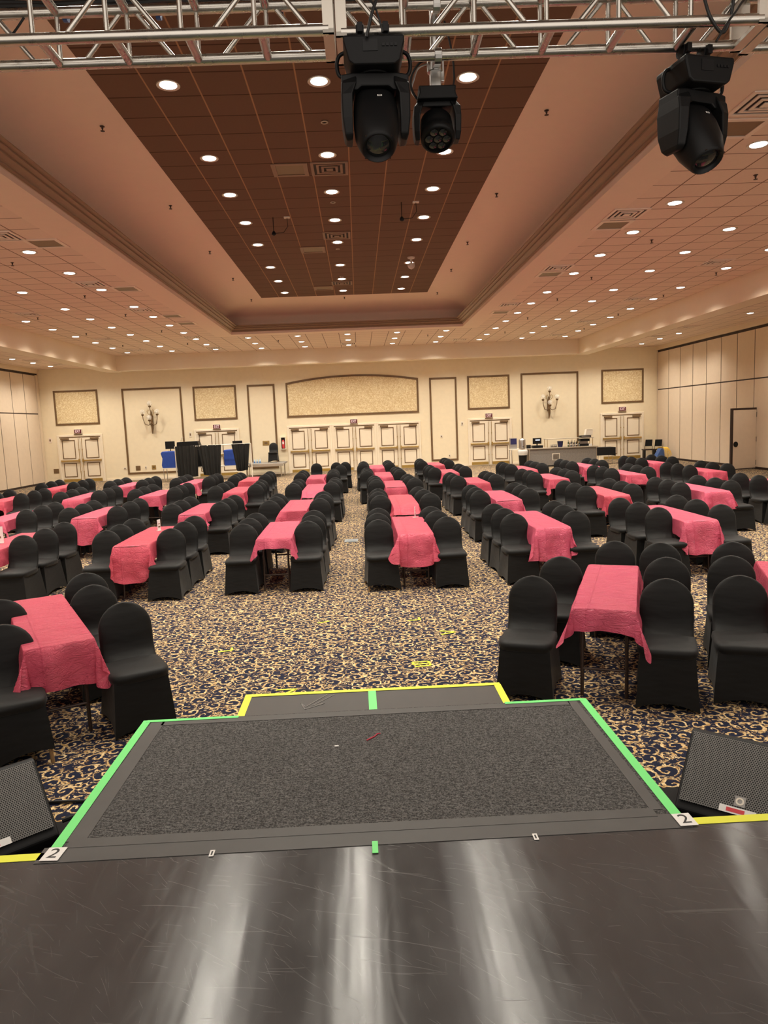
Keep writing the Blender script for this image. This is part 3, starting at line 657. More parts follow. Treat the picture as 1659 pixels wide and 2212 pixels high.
mark(.53, 6.46, .1, 'yellow boxy floor tape mark nearest the chairs on right', 'B'); mark(-.66, 5.95, .4, 'yellow floor tape mark just beyond the step platforms', 'V')
fp = thing('floor_outlet_plate', 'grey metal floor box cover in the centre aisle carpet', 'floor box', (-.2, 13.8, .001)); MB().box(-.13, .13, -.17, .17, 0, .006).build('cover', mat('grey_cover', (.22,.24,.25), .5), fp); MB().box(-.09, .09, -.12, .12, .006, .009).build('flap', mat('grey_flap', (.20,.22,.23), .5), fp)

# ------------------------------------------------------------------ monitor wedges
def wedge(x, y, rz, lb):
    s = thing('wedge_speaker', lb, 'speaker', (x, y, 0), rz)
    W2 = .32
    MB().prism([(-.01,.0),(-.02,.06),(.01,.09),(.315,.385),(.35,.39),(.47,.30),(.50,.0)], -W2, W2, 'x').build('cabinet', MT['black'], s, bevel=.014, seg=3)
    M4 = Matrix.Translation((0, .1625, .2375)) @ Matrix.Rotation(math.radians(44.05), 4, 'X')
    g = MB().box(-W2+.02, W2-.02, -.205, .205, 0.004, .012).build('grille', MT['grille'], s); g.matrix_local = M4
    lg = MB().box(-.027, .027, -.16, -.106, .012, .015).build('badge', MT['steel'], g)
    MB().lathe([(.012,0),(.012,.002),(.021,.002),(.021,0)], 20, None, (0,-.133,.015), False).build('ring_emblem', MT['white'], lg)
    st = MB().box(-.095, .085, -.206, -.168, .0125, .014).build('sticker', MT['paper'], g)
    MB().box(-.06, .03, -.198, -.176, .014, .0145).build('sticker_print', MT['red'], st)
    MB().box(-W2-.004, -W2+.001, .2, .34, .14, .2).build('handle', MT['blackmetal'], s)
    return s
wedge(1.95, 3.52, math.radians(-40), 'angled black wedge speaker on floor right of the deck')
wedge(-1.965, 3.60, math.radians(40.5), 'angled black wedge speaker on floor left of the deck')
cb = thing('speaker_cable', 'black cable with yellow tag leading from left wedge speaker to deck', 'cable')
MB().tube([(-1.66,3.80,.14),(-1.62,3.82,.15),(-1.5,3.86,.16),(-1.40,3.86,.1),(-1.28,3.84,.02)], .008, 8).build('lead', MT['cable'], cb, smooth=True)
MB().tube([(-1.60,3.825,.151),(-1.535,3.85,.158)], .0115, 8).build('tag', MT['yellow'], cb); MB().tube([(-1.69,3.79,.14),(-1.62,3.82,.15)], .014, 8).build('connector', MT['black'], cb)
tag(MB().tube([(-2.6,4.26,.012),(-2.0,4.25,.012),(-1.5,4.23,.012),(-1.24,4.2,.012)], .009, 8).build('floor_cable', MT['cable'], smooth=True), 'thin black cable on carpet edge behind the left wedge speaker', 'cable')

# ------------------------------------------------------------------ chairs
def chair_meshes(lift):
    def back():
        rings = []; n = 20
        for z in (.455,.48,.52,.56,.62,.68,.72,.76,.80,.835,.865,.885,.897,.902):
            t = (z-.45)/.45
            wx = .205 if z <= .70 else .205*math.sqrt(max(0.0, 1-((z-.70)/.203)**2))
            wx = max(wx, .012); yb = .225 + .065*t
            fl = max(0.0, (.56-z)/.11); yf = .165 + .065*t - .10*fl**1.8
            if z > .72: k = min(1.0, (z-.72)/.18)**2; yf += .016*k; yb -= .012*k
            yc, hy = (yf+yb)/2, (yb-yf)/2
            ring = []
            for k in range(n):
                a = 2*PI*k/n; c, s_ = math.cos(a), math.sin(a)
                ring.append((wx*math.copysign(abs(c)**.6, c), yc + hy*math.copysign(abs(s_)**.75, s_) - (.010*(1-c*c) if s_ < 0 and .56 < z < .86 else 0), z))
            rings.append(ring)
        return MB().rings(rings)
    def seat():
        rings = []
        for z, gx, gf, gb in ((.385,.190,-.235,.20),(.40,.212,-.268,.21),(.43,.222,-.282,.22),(.455,.218,-.276,.22),(.470,.200,-.250,.20),(.476,.15,-.18,.15)):
            ring = []; n = 28; yc, hy = (gf+gb)/2, (gb-gf)/2
            for k in range(n):
                a = 2*PI*k/n; c, s_ = math.cos(a), math.sin(a)
                ring.append((gx*math.copysign(abs(c)**.42, c), yc + hy*math.copysign(abs(s_)**.42, s_), z + (.006*(1-(abs(c))))))
            rings.append(ring)
        return MB().rings(rings)
    def skirt():
        per = []; N = 10
        def side(a, b):
            for k in range(N): per.append((a[0] + (b[0]-a[0])*k/N, a[1] + (b[1]-a[1])*k/N, math.sin(PI*k/N)))
        top = [(-.195,-.232),(.195,-.232),(.195,.235),(-.195,.235)]; bot = [(-.228,-.285),(.228,-.285),(.228,.315),(-.228,.315)]
        rings = []
        for j in range(7):
            t = j/6; cs = [(a[0]+(b[0]-a[0])*t, a[1]+(b[1]-a[1])*t) for a, b in zip(top, bot)]
            per = []
            for q in range(4): side(cs[q], cs[(q+1) % 4])
            ring = []
            for i, (x, y, sv) in enumerate(per):
                q = i // N; inn = .022*sv*t*(1-.3*t) * (1.2 if q in (1, 3) else .8)
                nx, ny = ((0,1),(-1,0),(0,-1),(1,0))[q]
                hem = .004 + sv**.8*(.050 if q in (0, 2) else .045)
                if lift == 1 and q == 0: hem += .07*(1-i/N)
                if lift == 1 and q == 3: hem += .07*((i-3*N)/N)
                if lift == 2 and q == 0: hem += .10*(i/N)
                if lift == 2 and q == 1: hem += .10*(1-(i-N)/N)
                z = .44 + (hem - .44)*t
                ring.append((x + nx*inn, y + ny*inn, z))
            rings.append(ring)
        return MB().rings(rings, cap=False)
    return back(), seat(), skirt()
def chair_proto(lift, loc, rz, lb, grp):
    c = thing('banquet_chair', lb, 'chair', loc, rz, grp)
    b, s, k = chair_meshes(lift)
    b.build('backrest', MT['spandex'], c, smooth=True); s.build('seat', MT['spandex'], c, smooth=True); k.build('skirt', MT['spandex'], c, smooth=True)
    for sx in (-1, 1):
        for sy in (-1, 1):
            MB().tube([(sx*.208, -.262 if sy < 0 else .288, 0), (sx*.18, -.2 if sy < 0 else .2, .40)], .013, 8).build('leg', MT['legtan'], c)
    return c
protos = {}
def chair(x, y, rz, lb, grp='black covered banquet chairs', lift=0):
    if lift not in protos: protos[lift] = chair_proto(lift, (x, y, 0), rz, lb, grp); return protos[lift]
    return dup(protos[lift], (x, y, 0), rz, lb)

# ------------------------------------------------------------------ tables and cloths
def table_proto(loc, rz, lb):
    t = thing('folding_table', lb, 'table', loc, rz, 'narrow folding tables under coral cloths')
    MB().box(-.221, .221, -.903, .903, .705, .732).build('tabletop', MT['legbrown'], t)
    for sy in (-1, 1):
        for sx in (-1, 1): MB().tube([(sx*.17, sy*.80, 0), (sx*.17, sy*.72, .715)], .0145, 8).build('leg', MT['legbrown'], t)
        MB().tube([(-.17, sy*.776, .22), (.17, sy*.776, .22)], .011, 8).build('crossbar', MT['legbrown'], t)
    return t
def cloth(loc, rz, lb, seed, oe=.30, os=.235, curl=0.0):
    rnd = random.Random(seed); W, L, Z = .230, .915, .748
    se = rnd.uniform(-.02,.06); oe1, oe2 = oe + se, oe - se; sh = rnd.uniform(-.05,.05); skew = rnd.uniform(-.05,.05)
    os1, os2 = os + sh, os - sh
    def axis(h, a, b, n, m):
        fr = [.0, .02, .05, .13, .28, .42, .57, .72, .86, 1.0]
        return [-h - a*q for q in reversed(fr[1:])] + [-h + 2*h*k/n for k in range(n+1)] + [h + b*q for q in fr[1:]]
    xs = axis(W, os1, os2, 10, 0); ys = axis(L, oe1, oe2, 30, 0)
    ph = [rnd.uniform(0, 6.28) for _ in range(10)]; amp = rnd.uniform(.6, 1.3)
    ct = {(a, b): rnd.uniform(.18, .46) for a in (-1, 1) for b in (-1, 1)}; cz = {k: rnd.uniform(.9, 1.12) for k in ct}
    vs = []
    for y in ys:
        for x in xs:
            x0_, y0_ = x, y; x, y = x + (skew*y*.5 if abs(x) > W else 0), y + (skew*x*1.2 if abs(y) > L else 0)
            dx, dy = max(0, abs(x)-W), max(0, abs(y)-L); sx, sy = (1 if x > 0 else -1), (1 if y > 0 else -1)
            r = math.hypot(dx, dy); px, py = max(-W, min(W, x)), max(-L, min(L, y)); pz = Z
            if r > 1e-6:
                ca, sa = dx/r, dy/r; cor = 2*ca*sa
                til = .10 + (ct[(sx, sy)]-.10)*cor**1.5
                wv = (amp*(.020*math.sin(px*15 + py*9 + ph[0]) + .013*math.sin(py*17 + px*21 + ph[1])) + .032*(mnoise.noise(Vector((px*5+seed, py*5, r*3)))) + .02*mnoise.noise(Vector((px*14+seed, py*14, r*10)))) * min(1, r/.15) * (1-cor*.4)
                if dy > 0: wv += .012*math.sin(px*26 + ph[2])*min(1, r/.25)
                rd = .010*(1-math.exp(-r/.010)); out = max(.004, r*math.sin(til) + wv) + rd
                fold = .07*math.sin((ca*ca)*PI*3 + ph[3])*cor*min(1, r/.3)
                dirx, diry = (ca, sa)
                px += sx*(out*dirx + fold*diry); py += sy*(out*diry - fold*dirx)
                pz = Z - (r-rd)*math.cos(til)*cz[(sx, sy)]**cor + .004*math.sin(px*30 + ph[4])*min(1, r/.1)
                if curl and sy < 0 and dy > 0 and ca < .5: py -= curl*r*.6; pz += curl*r*.75
            else:
                pz += .0025*math.sin(x*23 + ph[5])*math.sin(y*13 + ph[6]) + .002*math.sin(y*37 + ph[7])
            vs.append((px, py, pz))
    nx, ny = len(xs), len(ys)
    fs = [(j*nx+i, j*nx+i+1, (j+1)*nx+i+1, (j+1)*nx+i) for j in range(ny-1) for i in range(nx-1)]
    o = MB().add(vs, fs).build('tablecloth', MT['cloth']); o.location = loc; o.rotation_euler = (0, 0, rz)
    for p in o.data.polygons: p.use_smooth = True
    s = o.modifiers.new('subd', 'SUBSURF'); s.levels = 1; s.render_levels = 1
    return tag(o, lb, 'tablecloth', 'coral pink tablecloths')
t0 = [None]
def table(x, y, rz, nm, seed, **k):
    lb = 'folding table under coral cloth, ' + nm
    if t0[0] is None: t0[0] = table_proto((x, y, 0), rz, lb)
    else: dup(t0[0], (x, y, 0), rz, lb)
    cloth((x, y, 0), rz, 'coral pink tablecloth over table, ' + nm, seed, **k)
ROWN = {1: 'first', 2: 'second', 3: 'third', 4: 'fourth', 5: 'back'}
CN = ['first', 'second', 'third', 'fourth', 'fifth']
def cname(c): return f'{CN[c-1]} column right of aisle' if c > 0 else f'{CN[-c-1]} column left of aisle'
T = [(-3,1,-5.12,10.5,''),(-2,1,-3.10,10.55,''),(-1,1,-1.19,10.6,''),(1,1,.74,10.45,''),(2,1,2.6,10.45,''),(3,1,4.65,10.48,''),
     (-4,2,-6.72,14.1,''),(-3,2,-5.02,14.08,''),(-2,2,-3.04,13.93,''),(-1,2,-1.19,13.8,''),(1,2,.83,13.92,'C'),(2,2,2.75,13.96,''),(3,2,4.75,13.96,''),(4,2,6.57,13.86,''),(5,2,8.45,13.95,''),
     (-5,3,-8.7,18.2,''),(-4,3,-6.78,18.06,''),(-3,3,-4.95,17.99,''),(-2,3,-2.98,17.89,''),(-1,3,-1.10,17.62,'C'),(1,3,.86,17.71,''),(2,3,2.82,17.7,''),(3,3,4.75,17.87,''),(4,3,6.71,18.12,''),(5,3,8.66,18.05,''),
     (-5,4,-8.81,21.73,''),(-4,4,-6.72,21.4,''),(-3,4,-4.85,21.5,''),(-2,4,-3.19,21.43,''),(-1,4,-1.25,21.27,''),(1,4,.70,21.1,''),(2,4,2.61,21.26,''),(3,4,4.85,21.3,''),(4,4,6.72,21.5,''),(5,4,8.85,21.7,''),
     (1,5,.61,25.0,''),(2,5,2.64,25.2,'')]
rj = random.Random(3)
SEAT = ('near', 'middle', 'far')
for i, (c, r, x, y, fl) in enumerate(T):
    nm = f'{ROWN[r]} full row, {cname(c)}'
    table(x, y, rj.uniform(-.012, .012), nm, 100+i, **({'curl': .9} if fl == 'C' else {}))
    for side, sx in (('left', -1), ('right', 1)):
        if (c, r) == (-4, 2) and sx < 0: continue
        for k, dy in enumerate((-.74, -.05, .61)):
            if r == 1 and c == -3 and sx < 0: continue
            ox = sx*(.445 + rj.uniform(-.02, .03) - (.03*k if c == 1 and sx > 0 else 0))
            lift = 1 if (c, r, sx, k) == (1, 1, -1, 0) else 0
            chair(x + ox, y + dy + rj.uniform(-.05, .05), rj.uniform(-.05, .05) - sx*.03, f'black covered chair, {SEAT[k]} seat {side} of {ROWN[r]}-row table, {cname(c)}', lift=lift)
for x, y, lb in ((-1.53, 25.6, 'black covered chair standing without table behind first column left of aisle'), (-.82, 25.65, 'black covered chair without table, inner of back pair left of aisle'), (-.5, 25.7, 'black covered chair without table, outermost at the back left of aisle'), (-.62, 23.8, 'black covered chair without table, nearest of the loose ones left of aisle')):
    chair(x, y, 0, lb)
# angled front tables
def angled(x, y, deg, nm, backs, seed):
    a = math.radians(deg); table(x, y, a, nm, seed, oe=.33)
    for bx, by, lb, lift in backs:
        chair(bx + .235*math.sin(a), by - .235*math.cos(a), a, 'black covered chair, ' + lb, lift=lift)
angled(2.2, 6.2, -22, 'angled one right of the deck', [(1.45,5.93,'nearest left of angled table right of deck',0),(1.91,6.71,'second left of angled table right of deck',0),(2.69,7.42,'behind far end of angled table right of deck',0),
       (2.46,5.60,'nearest right of angled table right of deck',0),(2.83,6.45,'second right of angled table right of deck',0),(3.09,7.21,'farthest right of angled table right of deck',0)], 51)
angled(3.76, 5.9, -22, 'angled one cut by the right edge', [(3.06,5.59,'nearest left of angled table at right edge',0),(3.40,6.38,'second left of angled table at right edge',0),(3.77,7.06,'farthest left of angled table at right edge',0)], 52)
angled(-2.64, 5.94, 29, 'angled one left of the deck', [(-1.90,5.68,'nearest right of angled table left of deck',0),(-2.41,6.41,'second right of angled table left of deck',0),(-2.69,7.0,'farthest right of angled table left of deck',0),
       (-2.60,5.15,'nearest left of angled table left of deck, skirt lifted',2),(-3.02,5.98,'second left of angled table left of deck',0)], 53)
# table signs
def sign(x, y, rz, lb, w=.075, h=.17):
    s = thing('table_sign', lb, 'sign', (x, y, .752), rz)
    MB().box(-w/2, w/2, -.004, .004, 0, h).build('sign_sheet', MT['paper'], s); MB().box(-w/2, w/2, -.04, .04, 0, .006).build('sign_base', MT['glass'], s)
    MB().box(-w*.36, w*.36, -.0052, -.004, h*.3, h*.42).build('printed_line', MT['closer'], s); MB().box(-w*.3, w*.3, -.0052, -.004, h*.6, h*.66).build('printed_line', MT['closer'], s)
sign(-3.06, 10.95, math.radians(74), 'thin upright sign holder on table, first full row, second column left')
sign(.86, 11.15, math.radians(80), 'thin upright sign holder on table beside the aisle, first full row')
sign(-5.22, 10.35, math.radians(12), 'white printed sign sheet on table at the left edge', .22, .24)

# ------------------------------------------------------------------ control booth at the back left
bt = thing('drape_booth', 'pipe and drape booth frame hung with three black curtains', 'booth', (0, 32.0, 0))
p = MB(); p.tube([(-8.08,0,1.55),(-4.74,0,1.57)], .025, 8); 
p.build('top_pipe', MT['white'], bt)
for x in (-8.06, -6.42, -4.75): MB().tube([(x,0.03,0),(x,0.03,1.57)], .025, 8).build('post', MT['white'], bt)
def drape(x0, x1, xb0, xb1, zb, seed):
    n = 60; rnd = random.Random(seed); rings = []
    for j in range(9):
        t = j/8; z = 1.58 + (zb-1.58)*t; ring = []
        for k in range(n+1):
            u = k/n; x = (x0+(x1-x0)*u)*(1-t) + (xb0+(xb1-xb0)*u)*t
            ring.append((x, -.05 - .035*math.sin(u*38 + seed) * (.4+.6*t) - .02*math.sin(u*17+seed*2), z + .02*math.sin(u*5+seed)*t))
        rings.append(ring)
    MB().rings(rings, cap=False, closed=False).build('curtain', MT['velour'], bt, smooth=True)
drape(-8.03, -7.05, -7.98, -7.10, .24, 1); drape(-7.05, -6.02, -6.86, -6.12, .26, 2); drape(-5.58, -4.78, -5.40, -4.92, .40, 3)
def foldtable(x0, x1, y0, y1, z, nm, lb, topm, legm):
    t = thing(nm, lb, 'table'); MB().box(x0, x1, y0, y1, z-.04, z).build('tabletop', topm, t)
    for x in (x0+.08, x1-.08):
        for y in (y0+.08, y1-.08): MB().tube([(x,y,0),(x,y,z-.04)], .018, 8).build('leg', legm, t)
foldtable(-8.85, -4.95, 32.5, 33.2, .62, 'folding_table', 'long white folding table behind the black booth curtains', MT['white'], MT['steel'])
bx = MB(); bx.prism([(-8.80,.60),(-8.83,.75),(-8.78,1.05),(-8.85,1.28),(-8.78,1.36),(-8.13,1.36),(-8.10,1.0),(-8.14,.60)], 32.52, 33.1); tag(bx.build('equipment_rack', MT['blue'], bevel=.03), 'blue cloth covered equipment case left end of the booth', 'equipment case')
bx = MB(); bx.prism([(-6.05,.60),(-6.05,1.32),(-5.2,1.34),(-5.15,.62)], 32.55, 33.1); tag(bx.build('equipment_rack', MT['blue'], bevel=.03), 'blue cloth covered equipment case between booth curtains', 'equipment case')
def monitor(x, y, z, w, h, rz, lb, dark=True):
    t = thing('monitor', lb, 'monitor', (x, y, z), rz); MB().box(-w/2, w/2, -.02, .02, .10, .10+h).build('screen_housing', MT['black'], t, bevel=.008)
    MB().box(-w/2+.015, w/2-.015, -.023, -.02, .115, .085+h).build('screen', MT['black'] if dark else MT['screen'], t); MB().tube([(0,.02,0),(0,.02,.14)], .02, 8).build('stem', MT['black'], t); MB().box(-.11,.11,-.08,.10,0,.012).build('stand', MT['black'], t)
monitor(-8.45, 32.75, 1.362, .42, .34, .1, 'black monitor on the blue case at booth left end')
monitor(-5.45, 32.8, 1.345, .44, .26, 0, 'black monitor behind the gap between booth curtains')
fc = thing('flight_case', 'black flight case with raised lid behind the booth curtain', 'case', (-7.6, 32.75, .62)); MB().box(-.5,.55,-.2,.3,0,.75).build('case_body', MT['black'], fc); MB().prism([(-.52,.76),(-.49,1.13),(.42,1.15),(.56,.76)], -.22, .30).build('case_lid', MT['black'], fc, bevel=.012)
for x, lb in ((-7.97, 'thin gooseneck lamp at left of the black flight case'), (-7.17, 'thin gooseneck lamp at right of the black flight case')):
    tag(MB().tube([(x,32.8,1.76),(x+.03,32.8,1.90),(x+.07,32.8,1.945),(x+.12,32.8,1.94)], .009, 6).build('gooseneck_lamp', MT['steel'], smooth=True), lb, 'lamp')
rs = thing('stage_riser', 'low grey stage riser by back wall right of the booth', 'riser')
MB().box(-5.2, -3.42, 32.6, 34.5, .56, .62).build('deck_top', MT['greycounter'], rs); MB().box(-5.2,-3.42,32.57,32.6,.50,.62).build('edge_rail', MT['aluplate'], rs)
for x in (-5.1, -3.55):
    for y in (32.75, 34.35): MB().tube([(x,y,0),(x,y,.56)], .025, 8).build('leg', MT['aluplate'], rs)
cz = chair(-4.0, 33.9, 0, 'black covered chair standing alone on the grey stage riser', lift=2); cz.location.z = .62
for k in range(6):
    b = thing('water_bottle', 'clear blue-labelled water bottle in the cluster on the stage riser', 'bottle', (-4.80 + .085*(k % 3)*1.5, 33.2 + .09*(k//3), .62), group='water bottles on the riser')
    MB().lathe([(.033,0),(.035,.02),(.033,.12),(.014,.17),(.014,.19)], 10).build('bottle_body', MT['water'], b, smooth=True); MB().lathe([(.0355,.04),(.0355,.09)], 10, cap=False).build('bottle_label', MT['bluecap'], b); MB().lathe([(.015,.19),(.015,.205)], 8).build('cap', MT['white'], b)

# ------------------------------------------------------------------ serving bar at the back right
br = thing('serving_bar', 'long grey laminate serving bar in front of right sconce', 'bar', (0, 31.9, 0))
MB().box(7.60, 10.62, 0, .75, .06, .80).build('front_panel', MT['greycounter'], br); MB().box(7.66, 10.56, .04, .70, 0, .06).build('plinth', MT['black'], br); MB().box(7.50, 10.68, -.06, .80, .80, .845).build('countertop', MT['counter_top'], br, bevel=.008)
for x in (7.59, 10.61): MB().box(x-.015, x+.015, -.012, 0, .05, .80).build('edge_strip', MT['aluplate'], br)
gr_ = MB(); frame(gr_, 8.62, 8.95, .28, .58, .025, -.015, 0); gr_.build('grille_frame', MT['white'], br)
for k in range(7): MB().box(8.65, 8.92, -.012, 0, .32+.036*k, .335+.036*k).build('grille_slat', MT['steel'], br)
sg = thing('sneeze_guard', 'metal framed sneeze guard shelf standing on the serving bar', 'sneeze guard', (0, 31.9, .845))
for x in (8.42, 10.47):
    for y in (.1, .55): MB().tube([(x,y,0),(x,y,.36)], .014, 8).build('post', MT['brass'], sg)
MB().box(8.38, 10.51, .06, .60, .36, .385).build('shelf', MT['counter_top'], sg)
pos = thing('cash_register', 'black point of sale terminal with lit screen on bar', 'cash register', (8.0, 32.15, .845))
MB().box(-.22,.22,-.2,.2,0,.11).build('cash_drawer', MT['black'], pos); MB().tube([(0,0,.11),(0,0,.2)], .03, 8).build('stem', MT['black'], pos); sh = MB().box(-.19,.19,-.03,.03,.18,.44).build('screen_housing', MT['black'], pos); MB().box(-.08,.12,-.034,-.03,.33,.38).build('screen', MT['screen'], sh)
ur = thing('coffee_urn', 'silver coffee urn at the left end of bar', 'urn', (7.28, 31.95, .845)); MB().lathe([(.12,0),(.15,.02),(.15,.38),(.13,.42),(.05,.45),(.02,.48)], 16).build('urn_body', MT['steel'], ur, smooth=True); MB().cbox((0,-.17,.1),(.03,.06,.04)).build('tap', MT['blackmetal'], ur)
stn = thing('side_stand', 'narrow stand left of the bar holding silver urn', 'stand', (7.1, 31.95, 0)); MB().box(-.35,.38,-.1,.5,.80,.845).build('stand_top', MT['white'], stn)
for x in (-.3,.33):
    for y in (-.05,.45): MB().tube([(x,y,0),(x,y,.8)], .015, 8).build('leg', MT['steel'], stn)
mw = thing('microwave', 'silver and black microwave left of the urn at bar', 'microwave', (6.93, 32.25, .845)); MB().box(-.15,.16,-.12,.12,0,.48).build('housing', MT['steel'], mw); MB().box(-.13,.14,-.126,-.12,.2,.46).build('door', MT['navy'], mw)
tb = thing('trash_bin', 'black trash bin with white liner left of the bar', 'bin', (7.22, 31.6, 0)); MB().lathe([(.15,0),(.19,.62)], 16).build('bin_body', MT['black'], tb, smooth=True); MB().lathe([(.20,.58),(.215,.68),(.225,.75),(.20,.80),(.14,.78)], 16, cap=False).build('bin_liner', MT['liner'], tb, smooth=True)
cc = thing('napkin_box', 'small dark square box between urn and register on bar', 'box', (7.6, 32.1, .845)); MB().box(-.09,.09,-.07,.07,0,.15).build('box_body', MT['blackmetal'], cc); MB().box(-.06,.06,-.04,.04,.15,.155).build('slot', MT['closer'], cc)
bk = thing('ice_bucket', 'dark navy bucket under the sneeze guard on bar', 'bucket', (9.06, 32.2, .845)); MB().lathe([(.10,0),(.135,.26),(.125,.26),(.095,.02)], 16).build('bucket_body', MT['navy'], bk, smooth=True); MB().tube([(-.13,0,.24),(0,-.02,.10),(.13,0,.24)], .008, 6).build('bail', MT['steel'], bk)
for k in range(8):
    c = thing('glass_tumbler', 'small tumbler in the group left of the navy bucket', 'glass', (8.66 + .075*(k % 4), 32.15 + .09*(k//4), .845), group='tumblers beside the bucket'); MB().lathe([(.024,0),(.033,.12),(.028,.12),(.020,.01)], 10, cap=False).build('tumbler', MT['glass'], c); MB().lathe([(.022,.01),(.028,.06)], 8).build('contents', MT['closer'], c)
BC = [(.05,.12,.03),(.30,.16,.04),(.04,.05,.10),(.40,.38,.34),(.10,.03,.02),(.20,.25,.28),(.02,.02,.02),(.45,.30,.10),(.06,.10,.05)]
for k in range(9):
    x = 9.42 + .062*k; h = (.28,.22,.26,.30,.2,.27,.24,.29,.18)[k]
    b = thing('liquor_bottle', f'{("green","amber","navy","pale","brown","grey","black","gold","dark green")[k]} bottle on bar under sneeze guard, {ORD[k] + " from" if k else "nearest"} the navy bucket', 'bottle', (x, 32.18 + .05*(k % 2), .845), group='bottles on the bar')
    mm = mat(f'bottle_glass_{k}', BC[k], .15); MB().lathe([(.028,0),(.03,.01),(.03,h*.6),(.011,h*.78),(.011,h*.95)], 10).build('bottle_body', mm, b, smooth=True); MB().lathe([(.012,h*.95),(.012,h)], 8).build('cap', MT['blackmetal'], b)
    MB().lathe([(.0308,h*.2),(.0308,h*.45)], 10, cap=False).build('bottle_label', MT['paper'], b)
pn = thing('coffee_machine', 'black coffee machine under right end of sneeze guard', 'coffee machine', (10.14, 32.2, .845)); MB().box(-.2,.2,-.15,.2,0,.10).build('machine_base', MT['blackmetal'], pn); MB().box(-.2,.2,.05,.2,.1,.3).build('machine_back', MT['steel'], pn); MB().box(-.21,.21,-.16,.2,.22,.33).build('machine_head', MT['black'], pn)
nb = thing('napkin_stack', 'stack of white napkins at the bar right end', 'napkins', (10.40, 32.1, .845)); MB().box(-.09,.09,-.08,.08,0,.05).build('stack', MT['paper'], nb); MB().box(-.085,.085,-.07,.075,.05,.09).build('top_fold', MT['paper'], nb)
tr = thing('serving_tray', 'dark tray on top of the sneeze guard shelf', 'tray', (10.18, 32.2, 1.23)); MB().box(-.24,.24,-.15,.15,0,.09).build('tray_body', MT['black'], tr, bevel=.01); MB().box(-.2,.2,-.155,-.15,.03,.06).build('tray_edge', MT['steel'], tr)
lp = thing('storage_box', 'tall white box on top of the dark tray at bar right end', 'box', (10.32, 32.22, 1.32)); MB().prism([(-.15,0),(-.09,.27),(.2,.25),(.18,0)], -.12, .12).build('box_body', MT['white'], lp, bevel=.01); MB().box(-.09,.2,-.13,.13,.25,.275).build('box_lid', MT['white'], lp)
st = thing('side_table', 'round-cornered table under black cloth right of the bar', 'table', (11.05, 32.25, 0)); MB().box(-.36,.36,-.3,.3,.70,.73).build('tabletop', MT['legbrown'], st)
for sx in (-1,1): MB().tube([(sx*.32,-.22,0),(sx*.33,-.22,.3),(sx*.2,-.22,.7)], .012, 8).build('leg', MT['steel'], st)
MB().tube([(-.32,.22,0),(-.3,.22,.7)], .012, 8).build('leg', MT['steel'], st); MB().tube([(.32,.22,0),(.3,.22,.7)], .012, 8).build('leg', MT['steel'], st)
m = MB(); m.box(-.42,.42,-.36,.36,.735,.75); m.box(-.42,.42,-.365,-.355,.40,.75); m.box(-.425,-.415,-.36,.36,.36,.75); m.box(.415,.425,-.36,.36,.36,.75); o = m.build('tablecloth', MT['blackcloth']); o.location = (11.05, 32.25, 0); tag(o, 'black cloth draped over the side table right of the bar', 'tablecloth')
# corner by the right folding wall
for k, (x, y, lb) in enumerate(((13.95, 34.35, 'stacking chair with black back, left one in the right corner'), (14.28, 34.0, 'stacking chair with black back, right one in the right corner'))):
    c = thing('stacking_chair', lb, 'chair', (x, y, 0), math.radians(-25)); MB().box(-.2,.2,-.2,.2,.44,.47).build('seat', MT['black'], c); MB().prism([(-.17,.60),(-.14,.92),(.18,.92),(.15,.60)], .19, .215).build('backrest', MT['black'], c, bevel=.01)
    for sx in (-1,1):
        for sy in (-1,1): MB().tube([(sx*.18, sy*.18,0),(sx*.17, sy*.17,.45 if sy < 0 else .62)], .011, 6).build('leg', MT['blackmetal'], c)
bxx = thing('utility_bench', 'low dark bench in the right back corner', 'bench', (13.7, 33.6, 0)); MB().box(-.3,.3,-.15,.2,.46,.51).build('bench_top', MT['legbrown'], bxx)
for sx in (-1,1): MB().box(sx*.25-.03,sx*.25+.03,-.1,.15,0,.46).build('leg', MT['black'], bxx)
b = MB().prism([(-.32,.0),(-.02,.56),(.10,.50),(.16,.02)], -.28, .1).build('folding_sign', MT['bluebox'], bevel=.01); b.location = (13.95, 33.1, 0); tag(b, 'blue leaning board propped by bench in right corner', 'board')
yc = thing('yellow_cable_coil', 'yellow cable coil hung over the bench in right corner', 'cable', (14.12, 33.05, 0))
for k in range(9): MB().tube(curve([(-.20+.01*k,.3,.53+.01*(k%3)),(-.12+.02*k,.05,.60-.008*(k%4)),(-.05+.024*k,-.2,.57),(-.03+.034*k,-.28,.36+.02*(k%2)),(-.01+.030*k+.02*(k%3),-.30,.08+.07*(k%3))]), .0095, 6).build('cable_loop', MT['yellowcable'], yc, smooth=True)

